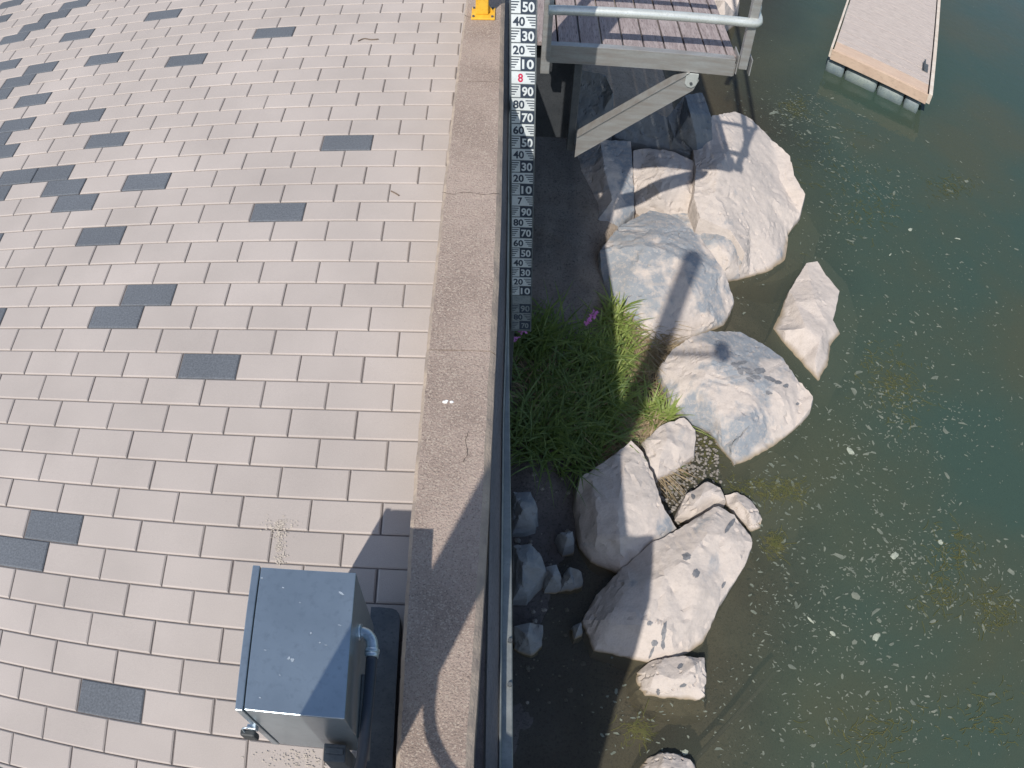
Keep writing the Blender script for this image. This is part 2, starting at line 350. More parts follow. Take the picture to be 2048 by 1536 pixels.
# ------------------------------------------------------------------ pavement of individual pavers (one sheet)
DARK = {(-26,-14),(-24,-14),(-24,-11),(-23,-12),(-22,-12),(-21,-13),(-21,-8),(-20,-10),(-18,-12),(-18,-4),(-17,-11),(-17,-9),(-16,-11),(-16,-6),(-15,-12),(-14,-10),(-12,-10),(-12,-8),(-11,-11),(-10,-10),(-10,-7),(-9,-2),(-8,-9),(-8,-8),(-7,-10),(-7,-8),(-7,-6),(-6,-7),(-5,-3),(-4,-9),(-4,-6),(-1,-5),(0,-8),(0,-5),(2,-3),(8,-5),(9,-6),(13,-4)}
def coping_left(y): return interp([(-4.6,.28),(-1.285,.295),(-.85,.301),(-.2,.309),(.31,.317),(.85,.320),(1.8,.33),(2.4,.338),(9,.37)], y)
pm = []; pf = []; pmi = []; psh = []
rp = random.Random(3)
for row in range(-62, 25):
    off = 0 if row % 2 == 0 else .5
    y1 = -row*ROWH; y0 = -(row+1)*ROWH
    for col in range(-40, 3):
        x0 = (col+off)*UNIT; x1 = x0+UNIT
        xm = coping_left((y0+y1)/2) + .02
        if x0 >= xm-.03: continue
        x1 = min(x1, xm)
        dark = (row, col) in DARK or (col < -15 and rp.random() < .10)
        g = .0032; c = .0058; j = rp.uniform(-.0012,.0012); h = rp.uniform(-.0012,.0012)
        xa, xb, ya, yb = x0+g+j, x1-g+j, y0+g*.8+rp.uniform(-.0006,.0006), y1-g*.8
        base = len(pm)
        pm += [(xa,ya,-.03),(xb,ya,-.03),(xb,yb,-.03),(xa,yb,-.03),
               (xa,ya,-c*.8+h),(xb,ya,-c*.8+h),(xb,yb,-c*.8+h),(xa,yb,-c*.8+h),
               (xa+c,ya+c,h),(xb-c,ya+c,h),(xb-c,yb-c,h),(xa+c,yb-c,h)]
        F = [(8,9,10,11)]
        for k in range(4):
            F.append((4+k, 4+(k+1)%4, 8+(k+1)%4, 8+k)); F.append((k, (k+1)%4, 4+(k+1)%4, 4+k))
        pf += [tuple(base+i for i in f) for f in F]
        s = rp.gauss(1.0, .022)
        pmi += [1 if dark else 0]*len(F); psh += [s]*12
me = D.meshes.new("pavement"); me.from_pydata(pm, [], pf); me.update()
at_ = me.attributes.new("shade", 'FLOAT', 'POINT'); at_.data.foreach_set("value", psh)
o = obj("pavement", me, [M['paver'], M['paver_dark']]); me.polygons.foreach_set("material_index", pmi); o["kind"] = "structure"
bm = bmesh.new(); prism(bm, [(.58,80),(-60,80),(-60,-40),(-8,-40),(-3,-9),(-.7,-5.7),(-.05,-4.5),(.10,-3.95),(.38,-3.5),(.50,-2.9),(.58,-2.5)], -.3, -.009); struct("ground", bm, M['joint'])

# ------------------------------------------------------------------ sea wall with coping
def coping_right(y): return interp([(-2.13,.548),(-1.86,.560),(-1.48,.574),(-1.17,.583),(-.84,.590),(-.3,.601),(.32,.608),(1.3,.606),(2.1,.60),(9,.60)], y)
wall = root("sea_wall", (.45,0,0), "long concrete sea wall with worn pink aggregate coping beside the pavers", "wall")
def coping_piece(ya, yb, seed):
    rg = random.Random(seed); bm = bmesh.new()
    ny = max(2, int((yb-ya)/.03)); prof = []
    for i in range(ny+1):
        y = ya + (yb-ya)*i/ny
        L, Rr = coping_left(y), coping_right(y)
        jl = .004*noise.noise(Vector((y*9,1,seed))) + .003*noise.noise(Vector((y*40,4,seed)))
        jr = .004*noise.noise(Vector((y*7,9,seed))) + .002*noise.noise(Vector((y*45,6,seed)))
        dz = [.0022*noise.noise(Vector((y*14,k*2.7,seed))) for k in range(8)]
        xs = [(L+jl,-.3),(L+jl,.268),(L+jl+.014,.2805),(L+(Rr-L)*.33,.2805+dz[3]),(L+(Rr-L)*.66,.2805+dz[4]),(Rr-.026+jr,.280),(Rr-.012+jr,.268),(Rr+jr*.4,.255),(Rr+jr*.3,-.3)]
        prof.append([bm.verts.new((x-.45,y,z)) for x, z in xs])
    for a, b in zip(prof, prof[1:]):
        for k in range(len(a)-1):
            f = bm.faces.new((a[k],b[k],b[k+1],a[k+1]))
            f.material_index = 1 if k in (1,5,6) else 0
    bm.faces.new(prof[0]); bm.faces.new(prof[-1][::-1])
    bmesh.ops.recalc_face_normals(bm, faces=bm.faces)
    obj("coping", bm, [M['coping'], M['coping_edge']], wall)
for k, (a, b) in enumerate([(-2.26,-.476),(-.470,1.50),(1.505,3.5),(3.506,6.5),(6.506,9.5)]): coping_piece(a, b, k+1)
bm = bmesh.new()     # unseen wall bulge south of the camera, added to shape the shore's shadow edge
prism(bm, [(-.19,-2.266),(.323,-2.29),(.30,-2.55),(.264,-2.83),(.10,-3.35),(-.10,-3.86),(-.253,-4.43),(-.6,-5.6),(-3,-5.6),(-3,-4.0),(-.19,-3.9)], -.3, .278)
obj("coping", bm, M['coping'], wall)
bm = bmesh.new(); prism(bm, [(.14,-2.27),(.30,-2.30),(.24,-2.83),(.08,-3.35),(-.12,-3.86),(-.27,-4.43),(-.9,-6.4),(-1.3,-6.4),(-.9,-4.0),(-.2,-2.4)], -6, -.31)
box(bm, (-.12,-2.29,-6), (.135,30,-.305)); obj("wall_face", bm, M['wall'], wall)

def crack(pts, wd, label_m):
    bm = bmesh.new(); pv = None
    Q = [at(x, y, .2835) for x, y in pts]; Q = spline(Q, 5); rgc = random.Random(int(pts[0][0]))
    for i, q in enumerate(Q):
        d = (Q[min(i+1,len(Q)-1)]-Q[max(i-1,0)]).normalized(); sd_ = Vector((-d.y,d.x,0))*wd*rgc.uniform(.3,1.3)
        q = q + Vector((rgc.gauss(0,.0015),rgc.gauss(0,.0015),0))-Vector((.45,0,0))
        cur = (bm.verts.new(q-sd_), bm.verts.new(q+sd_))
        if pv: bm.faces.new((pv[0],pv[1],cur[1],cur[0]))
        pv = cur
    obj("crack", bm, label_m, wall)
M['crack'] = mat("crack_dirt", (0.09,0.07,0.055), .95)
for pts, wd in (([(884,384),(905,388),(930,384),(965,388),(1000,386)],.0016),([(925,925),(935,905),(931,880),(938,862)],.0013),([(951,30),(940,34),(925,28)],.002)): crack(pts, wd, M['crack'])

# fender along the wall
fen = root("wall_fender", (.63,-.5,-.1), "grey timber and metal fender strip running along the water side of the wall", "fender")
def fender_right(y): return interp([(-2.2,.690),(-2.06,.688),(-1.33,.680),(-.62,.667),(-.03,.658),(.67,.655),(1.78,.643),(2.67,.635),(9,.63)], y)
def strip(name, lf, rf, z0, z1, ya, yb, m, n=90):
    bm = bmesh.new(); pr = []
    for i in range(n+1):
        y = ya+(yb-ya)*i/n
        a, b = lf(y), rf(y)
        pr.append([bm.verts.new((x-.63, y+.5, z+.1)) for x, z in ((a,z0),(a,z1),(b-.004,z1),(b,z1-.005),(b,z0))])
    for a, b in zip(pr, pr[1:]):
        for k in range(5): bm.faces.new((a[k],b[k],b[(k+1)%5],a[(k+1)%5]))
    bm.faces.new(pr[0]); bm.faces.new(pr[-1][::-1]); bmesh.ops.recalc_face_normals(bm, faces=bm.faces)
    return obj(name, bm, m, fen)
def fmid(y): return interp([(-2.2,.637),(-.64,.634),(-.05,.643),(.7,.644),(9,.62)], y)
strip("timber", lambda y: .588, lambda y: fmid(y)-.002, -.16, .005, -2.26, 7, M['fender'])
strip("metal_angle", lambda y: fmid(y), lambda y: fmid(y)+.007, -.2, .016, -2.26, 3, M['galv'])
strip("metal_flange", lambda y: fmid(y)+.0085, fender_right, -.2, -.045, -2.26, 3, M['galv'])
for yy in (-1.80, -1.62):
    bm = bmesh.new(); tube(bm, [(.674-.63, yy+.5, -.0455+.1), (.674-.63, yy+.5, -.028+.1)], .010, 6)
    obj("bolt", bm, M['steel_dark'], fen)

# ------------------------------------------------------------------ terrain (shore bank + lake bed) and water
def bed_z(x, y):
    t = max(0.0, x-.6)
    base = interp([(0,-3.00),(.45,-3.08),(.8,-3.20),(1.2,-3.36),(2.0,-3.52),(3.2,-3.9),(6,-5.0),(60,-7)], t)
    base += interp([(-3,-.30),(-.6,-.26),(.2,-.18),(.8,-.02),(1.8,.06),(2.6,.18),(4.2,.45),(6,.5),(9,.5)], y) * interp([(0,1),(1.2,1),(2.4,.5),(3.5,0),(60,0)], t)
    n = .05*noise.noise(Vector((x*2.1,y*2.1,3))) + .025*noise.noise(Vector((x*6,y*6,7))) + .010*noise.noise(Vector((x*22,y*22,1)))
    return base + n
bm = bmesh.new()
xs = [.5+.035*i for i in range(86)] + [3.55+.25*i for i in range(20)] + [8.6+4*i for i in range(14)]
ys = [-12,-9,-7,-5.5,-4.5,-4] + [-3.6+.05*i for i in range(150)] + [4+.4*i for i in range(20)] + [13+5*i for i in range(12)]
gr = [[bm.verts.new((x if i or y > -2.4 else -3.5, y, bed_z(x, y))) for i, x in enumerate(xs)] for y in ys]
for a, b in zip(gr, gr[1:]):
    for k in range(len(xs)-1): bm.faces.new((a[k],a[k+1],b[k+1],b[k]))
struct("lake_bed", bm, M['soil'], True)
bm = bmesh.new(); box(bm, (.56,-60,-9), (70,90,ZW)); struct("water", bm, M['water'])

# ------------------------------------------------------------------ staff gauge
G0 = Vector((.6311, 1.5828, .7127)); GW = .1407; TILT = .0121*.3/.1      # x drift per metre of depth
ga = root("staff_gauge", (G0.x, G0.y, -3.2), "tall white and navy water level gauge board numbered in tens beside the wall", "gauge")
def gx(z): return TILT*(G0.z - z)
def gq(bm, u0, u1, z0, z1, d, th=.0012):
    """thin plate on the board front, u along the width in metres"""
    vs = []
    for (u, z) in ((u0,z0),(u1,z0),(u1,z1),(u0,z1)):
        vs.append(Vector((u+gx(z), -d, z+3.2)))
    f = [bm.verts.new(v) for v in vs]; bk = [bm.verts.new(v+Vector((0,th,0))) for v in vs]
    bm.faces.new(f); 
    for k in range(4): bm.faces.new((f[(k+1)%4], f[k], bk[k], bk[(k+1)%4]))
def txt(bm_dst, s, ucx, zc, hgt, wid, d):
    cu = D.curves.new("t", 'FONT'); cu.body = s; cu.size = 1; cu.align_x = 'CENTER'; cu.offset = .028; cu.resolution_u = 4
    to = D.objects.new("t", cu); COL.objects.link(to)
    bpy.context.view_layer.update()
    tm = to.evaluated_get(bpy.context.evaluated_depsgraph_get()).to_mesh()
    X = [v.co.x for v in tm.vertices]; Y = [v.co.y for v in tm.vertices]
    x0, x1, y0, y1 = min(X), max(X), min(Y), max(Y)
    vv = []
    for v in tm.vertices:
        u = ucx + ((v.co.x-x0)/(x1-x0)-.5)*wid; z = zc + ((v.co.y-y0)/(y1-y0)-.5)*hgt
        vv.append(bm_dst.verts.new((u+gx(z), -d, z+3.2)))
    for p in tm.polygons:
        try: bm_dst.faces.new([vv[i] for i in p.vertices])
        except ValueError: pass
    to.to_mesh_clear(); D.objects.remove(to); D.curves.remove(cu)
names = ["60","50","40","30","20","10"] 
seq = []    # (block index from boundary 0 downwards, text)
lab = ["9","90","80","70","60","50"]
val = 840
for i in range(-6, 28):
    lev = 840 - 10*i          # block i spans lev..lev-10, reading of its top line lev ; text is its own decade
    v = lev
    v = lev % 100
    s = str(lev//100) if v == 0 else str(v)
    zt = G0.z - .1*i; zb = zt - .1
    even = (lev//10) % 2 == 0
    dirty = i >= 24
    bw = bmesh.new(); bwd = bw; bink = bmesh.new(); bdk = bmesh.new(); bnum_w = bmesh.new(); bred = bnum_w; bnt = bnum_w
    wb = bwd if dirty else bw
    if even:
        gq(wb, .002, GW-.002, zb+.006, zt-.004, .0022)
        if not (dirty and s == "6"):
            txt(bnum_w, s, (.045 if len(s) == 2 else .055), (zt+zb)/2, .064, (.068 if len(s) == 2 else .030), .0032)
        for k, L in enumerate((.052,.043,.033,.023)):
            if not (dirty and s == "6"): gq(bdk, GW-.003-L, GW-.003, zt-.024-.0185*k, zt-.0165-.0185*k, .0032, .0008)
    else:
        gq(wb, .002, .0545, zb+.006, zt-.004, .0022)
        gq(bink, .0555, GW-.003, zb+.002, zt-.001, .0024)
        if s != "70" or i < 20: txt(bnum_w, s, .098, (zt+zb)/2, .070, .068, .0036)
        else: txt(bnum_w, s, .098, (zt+zb)/2, .06, .055, .0036)
        for k, L in enumerate((.045,.038,.029,.020)):
            gq(bdk, .002, .002+L, zt-.021-.0185*k, zt-.0135-.0185*k, .0032, .0008)
    wm_ = M['dirty_plate'] if dirty else M['white_plate']
    blk = obj("scale_block", bw, wm_, ga)
    for nm_, b_, m_ in (("navy_panel", bink, M['ink']), ("tick_marks", bdk, M['ink']), ("numeral", bnum_w, M['red'] if s == "8" else (M['ink'] if even else wm_))):
        if len(b_.verts): obj(nm_, b_, m_, blk)
        else: b_.free()
o = None
bm = bmesh.new()
gqz = (-2.11, 1.31)
gq(bm, -.003, GW+.004, gqz[0], gqz[1], -.000, .012)
for a, b in ((-.007,-.001),(GW-.0005,GW+.0065)): gq(bm, a, b, gqz[0], gqz[1], .005, .02)
obj("backing_board", bm, M['frame'], ga)
bm = bmesh.new(); box(bm, (.015,.0205,-.4), (.12,.10,4.04), .004)
obj("post", bm, M['steel_dark'], ga)
bm = bmesh.new(); box(bm, (-.06,.02,4.05), (.262,.05,4.92), .004); box(bm, (.0,.0505,4.3),(.14,.14,4.8),.004)
obj("shade_plate", bm, M['steel_dark'], ga)  # unseen plate added above the gauge, sized to shade the platform's left end

# ------------------------------------------------------------------ landing platform
dk = root("landing_platform", (1.5, 2.46, 0), "timber decked platform with silver frame and handrail over the rocks", "platform")
def rel(bm, o): return sub(bm, o.location)
px_gaps = [.824,.971,1.124,1.276,1.425,1.572,1.722,1.872,2.022,2.172]
for k in range(len(px_gaps)):
    a = px_gaps[k]; b = px_gaps[k+1] if k+1 < len(px_gaps) else 2.243
    if b-a < .03: continue
    bm = bmesh.new(); e = random.uniform(-.004,.004)
    box(bm, (a+.0065, 2.452+e*.4, -.040), (b-.0065, 5.9, -.003+e*.5), .003)
    obj("deck_plank", rel(bm, dk), M['plank'], dk)
bm = bmesh.new(); box(bm, (.70,2.455,-.040), (.820,5.9,-.004), .003); obj("deck_plank", rel(bm, dk), M['plank'], dk)
bm = bmesh.new()
box(bm, (.86,2.392,-.146), (2.222,2.400,.004), .0015); box(bm, (.86,2.400,-.006), (2.222,2.45,.002), .001); box(bm, (.86,2.401,-.146), (2.222,2.44,-.138), .001)
box(bm, (2.2225,2.40,-.146), (2.232,5.9,-.044)); box(bm, (.66,2.401,-.135),(.70,5.9,-.045))
for xx in (1.1,1.5,1.9): box(bm, (xx,2.4505,-.13),(xx+.04,5.9,-.045))
obj("front_channel", rel(bm, dk), M['alu'], dk)
# brace and its bracket
bm = bmesh.new()
p0 = Vector((1.168,2.40,-.895)); p1 = Vector((1.955,2.40,-.228))
dr = (p1-p0).normalized(); nr = Vector((-dr.z,0,dr.x))
def quadprism(bm, pts, y0, y1):
    a = [bm.verts.new((x,y0,z)) for x, z in pts]; b = [bm.verts.new((x,y1,z)) for x, z in pts]; n = len(pts)
    bm.faces.new(a); bm.faces.new(b[::-1])
    for k in range(n): bm.faces.new((a[(k+1)%n],a[k],b[k],b[(k+1)%n]))
    bmesh.ops.recalc_face_normals(bm, faces=bm.faces)
quadprism(bm, [(1.160,-1.000),(1.160,-.800),(1.905,-.150),(1.985,-.205),(1.955,-.300),(1.30,-.880)], 2.385, 2.393)
quadprism(bm, [(1.160,-.797),(1.160,-.789),(1.905,-.139),(1.905,-.147)], 2.372, 2.45)
quadprism(bm, [(1.178,-.985),(1.178,-.977),(1.95,-.292),(1.95,-.300)], 2.395, 2.45)
obj("brace", rel(bm, dk), M['alu'], dk)
bm = bmesh.new()
quadprism(bm, [(1.883,-.147),(1.883,-.235),(1.905,-.262),(1.935,-.268),(1.962,-.25),(1.972,-.22),(1.972,-.147)], 2.372, 2.3835)
tb = obj("bracket", rel(bm, dk), M['alu_rail'], dk)
bm = bmesh.new(); tube(bm, [(1.927,2.3715,-.228),(1.927,2.362,-.228)], .011, 12); obj("bolt", rel(bm, dk), M['steel_dark'], tb)
tb["part"] = 1
# handrail
bm = bmesh.new()
RZ = .35; ry = 2.345
rp_ = spline([(.88,2.292,RZ),(1.5,2.318,RZ),(2.15,2.352,RZ),(2.262,2.358,RZ),(2.305,2.375,RZ),(2.325,2.43,RZ),(2.34,2.55,RZ),(2.42,3.0,RZ),(2.75,5.9,RZ)], 6)
tube(bm, rp_, .036, 14); obj("lower_rail", rel(bm, dk), M['alu_rail'], dk)
bm = bmesh.new(); tube(bm, [p+Vector((0,.02,.72)) for p in rp_], .03, 14); obj("top_rail", rel(bm, dk), M['alu_rail'], dk)
for (x, y, z0) in ((.888,2.37,-.215),(2.278,2.385,-.06),(2.6,4.6,-.15)):
    bm = bmesh.new(); box(bm, (x-.031,y-.02,z0), (x+.031,y+.03,1.07), .004)
    pt = obj("rail_post", rel(bm, dk), M['alu'], dk)
bm = bmesh.new(); box(bm, (2.236,2.385,-.12), (2.2445,2.52,.04), .001); obj("post_flange", rel(bm, dk), M['alu'], dk)
bm = bmesh.new(); box(bm, (2.338,2.385,-.12), (2.346,2.52,.02), .001); obj("post_flange", rel(bm, dk), M['alu'], dk)
bm = bmesh.new()
box(bm, (1.10,2.452,-.99), (1.156,2.50,-.15), .004); obj("hanger_post", rel(bm, dk), M['steel_dark'], dk)
bm = bmesh.new(); box(bm,(.59,2.62,-1.0),(1.12,3.4,-.16), .01); obj("bearing_block", rel(bm, dk), mat("shade_black", (.028,.033,.038), .9, var=(.04,.045,.05), vscale=6, bump=.4), dk)  # block's near-black colour stands in for the deep shade under the deck

# ------------------------------------------------------------------ floating raft
def raft():
    z1 = -2.85
    A = at(1666,96,z1); B = at(1858,187,z1); Cc = at(1890,0,z1)
    ex = (B-A); W = ex.length; ex.normalize(); ey = Vector((-ex.y, ex.x, 0))
    r = root("floating_raft", (A.x, A.y, ZW), "bleached timber swimming raft floating on blue grey barrels at the upper right", "raft")
    r.rotation_euler = (0,0,math.atan2(ex.y, ex.x))
    H = z1-ZW; Ln = 6.0
    # deck boards run across
    ne = .0
    bm = bmesh.new(); box(bm, (.02,.0,H-.045), (W-.02,.27,H-.008), .004); obj("front_board", bm, M['plank_new'], r)
    y = .276; k = 0
    while y < Ln:
        bm = bmesh.new(); box(bm, (.02,y,H-.04+random.uniform(-.002,.002)), (W-.02,y+.138,H-.002+random.uniform(-.003,.003)), .003); obj("deck_board", bm, M['plank_raft'], r); y += .1425
    for x0, x1 in ((-.035,.0),(W-.0,W+.06)):
        bm = bmesh.new(); box(bm, (x0,-.01,H-.17), (x1,Ln,H+.012), .006); obj("side_trim", bm, M['trim_white'], r)
    bm = bmesh.new(); box(bm, (.0,-.03,H-.19), (W,-.001,H-.012), .005); obj("front_fascia", bm, M['plank_new'], r)
    bm = bmesh.new(); box(bm, (0.05,.2,.06), (W-.05,Ln,H-.06)); obj("underframe", bm, M['steel_dark'], r)
    n = 4
    for yy, in ((.22,),(2.2,),(4.2,)):
        for k in range(n):
            a, b = ((-.03,.26),(.28,.80),(.82,1.24),(1.26,1.50))[k]
            bm = bmesh.new()
            pts = []; rr = []
            for t, q in ((0,.10),(.02,.15),(.06,.175),(.3,.18),(.5,.175),(.7,.18),(.94,.175),(.98,.15),(1,.10)):
                pts.append((a+(b-a)*t, yy-.02, .06)); rr.append(q)
            tube(bm, pts, rr, 20); obj("float_barrel", bm, M['float'], r)
    # cleat
    kids_done = True
    bm = bmesh.new()
    box(bm, (W-.16,.62,H+.0), (W-.06,.90,H+.008), .002); tube(bm, [(W-.13,.60,H+.05),(W-.13,.70,H+.055),(W-.13,.82,H+.055),(W-.13,.93,H+.05)], .014, 8)
    tube(bm, [(W-.13,.70,H),(W-.13,.70,H+.055)], .015, 8); tube(bm, [(W-.13,.82,H),(W-.13,.82,H+.055)], .015, 8)
    obj("mooring_cleat", bm, M['steel_dark'], r)
raft()
for o in list(D.objects):           # the raft's end is cut slightly askew
    if o.parent and o.parent.name == "floating_raft":
        for v in o.data.vertices: v.co.x -= .11*v.co.y

# ------------------------------------------------------------------ yellow post on the coping
yp = root("bollard", (.46,2.32,.281), "yellow square post with bolted base plate on the wall coping", "bollard")
bm = bmesh.new(); box(bm, (-.076,-.08,0), (.078,.075,.014), .003); bp_ = obj("base_plate", bm, M['yellow'], yp)
bm = bmesh.new(); box(bm, (-.050,-.030,.0145), (.034,.055,1.2), .006); obj("post", bm, M['yellow'], yp)
bm = bmesh.new()
a = [(.035,0),( .035,.055),(.072,0)]
for y0 in (.005,):
    f = [bm.verts.new((x,y0,z+.0145)) for x, z in a]; g = [bm.verts.new((x,y0+.008,z+.0145)) for x, z in a]
    bm.faces.new(f); bm.faces.new(g[::-1])
    for k in range(3): bm.faces.new((f[(k+1)%3],f[k],g[k],g[(k+1)%3]))
obj("gusset", bm, M['yellow'], yp)
for x, y in ((-.062,-.058),(.060,-.058),(-.062,.058),(.060,.058)):
    bm = bmesh.new(); tube(bm, [(x,y,.0142),(x,y,.024)], .0085, 6); obj("anchor_bolt", bm, M['steel_dark'], bp_)

# ------------------------------------------------------------------ equipment box by the pole
eb = root("equipment_box", (.04,-1.94,0), "blue grey steel equipment enclosure standing at the lower left of the coping", "enclosure")
def e(p): return (p[0]-.04, p[1]+1.94, p[2])
bm = bmesh.new(); box(bm, e((-.0905,-2.163,.345)), e((.2,-1.714,.82)), .003); obj("cabinet", bm, M['steel_box'], eb)
bm = bmesh.new(); box(bm, e((-.117,-2.167,.343)), e((-.0935,-1.710,.822)), .003)
dr_ = obj("door", bm, M['steel_box'], eb)
bm = bmesh.new()
c = e((-.118,-2.185,.60))
box(bm, (c[0]-.036,c[1]-.018,c[2]-.040), (c[0]+.012,c[1]+.006,c[2]+.022), .007)
obj("padlock", bm, M['rubber'], dr_)
bm = bmesh.new()
tube(bm, spline([(c[0]-.022,c[1]-.004,c[2]+.02),(c[0]-.022,c[1],c[2]+.045),(c[0]-.008,c[1]+.004,c[2]+.052),(c[0]+.006,c[1]+.008,c[2]+.045),(c[0]+.006,c[1]+.008,c[2]+.02)],4), .003, 8)
box(bm, (c[0]-.01,c[1]+.004,c[2]+.005),(c[0]+.018,c[1]+.02,c[2]+.04),.002)
obj("latch_hasp", bm, M['zinc'], dr_)
bm = bmesh.new()
ez = .66
tube(bm, [e((.2,-1.845,ez)),e((.208,-1.845,ez))], .027, 16)
tube(bm, spline([e((.206,-1.845,ez)),e((.222,-1.85,ez)),e((.236,-1.866,ez)),e((.241,-1.885,ez)),e((.242,-1.90,ez))],5), .0185, 16)
tube(bm, [e((.242,-1.898,ez)),e((.242,-1.912,ez))], .023, 8)
tube(bm, [e((.242,-1.912,ez)),e((.242,-1.925,ez))], .0205, 16)
obj("conduit_elbow", bm, M['zinc'], eb)
bm = bmesh.new(); tube(bm, spline([e((.242,-1.925,ez)),e((.241,-2.02,ez)),e((.236,-2.12,ez-.01)),e((.215,-2.24,ez-.10)),e((.16,-2.36,ez-.26)),e((.05,-2.5,ez-.40))],5), .017, 14); obj("conduit", bm, M['conduit'], eb)
bm = bmesh.new()
box(bm, e((.087,-2.235,.0)), e((.157,-2.175,.50)), .004)
box(bm, e((.094,-2.210,.5005)), e((.150,-2.190,.508)), .002)
obj("support_post", bm, M['steel_dark'], eb)
bm = bmesh.new(); box(bm, e((.2005,-2.20,.50)), e((.215,-1.95,.56)), .003); box(bm, e((.2005,-2.20,.36)), e((.215,-1.95,.42)), .003); obj("mounting_rail", bm, M['steel_dark'], eb)

lid = [(683,1187,7,3,.6),(585,1320,5,4,.2),(578,1316,3,5,.8),(524,1156,3,2,0),(640,1285,3,2,0),(622,1266,2,3,.4),(520,1395,3,2,.3),(566,1175,3,1.5,.2),(652,1290,4,1.2,.1),(679,1250,4,1.2,.2),(530,1300,3,1,.2),(600,1205,2.5,1,.2),(560,1350,2,1.4,1)]
M['chalk'] = mat("chalky_mark", (0.27,0.32,0.37), .8)
for x, y, a, b, t in lid:
    bm = bmesh.new(); rgm = random.Random(x); vs = []
    for k in range(9):
        q = 2*math.pi*k/9; u, v = math.cos(q)*a*rgm.uniform(.5,1.1), math.sin(q)*b*rgm.uniform(.5,1.1)
        p = at(x+u*math.cos(t)-v*math.sin(t), y+u*math.sin(t)+v*math.cos(t), .8215); vs.append(bm.verts.new(p-Vector((.04,-1.94,0))))
    bm.faces.new(vs); obj("dirt_mark", bm, M['chalk'], eb)
for x, y in ((-.105,-2.0),(-.105,-1.85)): pass
bm = bmesh.new(); rgm = random.Random(4)
for i in range(420):
    px = 556+rgm.gauss(0,5)+rgm.random()*6; py = rgm.uniform(1040,1130)
    if rgm.random() < .35: px, py = rgm.gauss(556,22), rgm.gauss(1050,10)
    if rgm.random() < .35: px, py = rgm.gauss(620,60), rgm.uniform(1500,1536)
    p = at(px, py, .004); s_ = rgm.uniform(.0015,.005)
    f = [bm.verts.new(p+Vector((math.cos(k*2.1+px)*s_*1.4, math.sin(k*2.1+px)*s_, rgm.uniform(0,.002)))) for k in range(3)]
    bm.faces.new(f)
o = obj("sand", bm, mat("pale_sand_grains", (0.46,0.41,0.345), .9)); tag(o, "pale sand and husks caught in the paver joints near the box", "sand", kind="stuff")

# trunking beside the coping
bm = bmesh.new()
pts = [(.145,-3.2),(.262,-3.2),(.262,-1.60),(.258,-1.575),(.247,-1.56),(.23,-1.553),(.18,-1.55),(.150,-1.552)]
prism(bm, [(x-.2,y+2.2) for x, y in pts], 0, .105)
tk = obj("cable_trunking", bm, M['steel_dark']); tk.location = (.2,-2.2,0)
tag(tk, "dark flat steel trunking with rounded end lying between box and coping", "trunking")
# camera pole (behind the picture's lower edge, its shadow crosses the coping and rocks)
pl = root("camera_pole", (-.055,-2.70,0), "tall grey round pole with a side arm carrying a small camera", "pole")
bm = bmesh.new(); tube(bm, [(0,0,.02),(0,0,4.75),(0,0,4.80)], [.102,.096,.08], 28); obj("pole", bm, M['galv'], pl)
bm = bmesh.new(); box(bm, (-.2,-.2,0), (.2,.2,.02), .004); obj("base_plate", bm, M['galv'], pl)
bm = bmesh.new(); tube(bm, [(.09,0,3.20),(.60,.0,3.20)], .025, 12); obj("arm", bm, M['galv'], pl)
bm = bmesh.new(); lp = []
for x, y, t in ((.40,-1.62,1.45),(.405,-1.76,1.35),(.402,-1.88,1.2),(.396,-1.97,1.08),(.404,-2.06,.98),(.432,-2.135,.88),(.48,-2.21,.78),(.56,-2.28,.70),(.62,-2.30,.62)):
    lp.append((x-.34*t+.055, y-.774*t+2.70, .28+t))
tube(bm, spline(lp, 6), .021, 14); obj("cable", bm, M['rubber'], pl)
bm = bmesh.new(); tube(bm, [(.637,-.095,3.275),(.637,-.07,3.27),(.637,.055,3.235),(.637,.085,3.23)], [.055,.074,.074,.06], 18); obj("camera_housing", bm, M['white_plate'], pl)

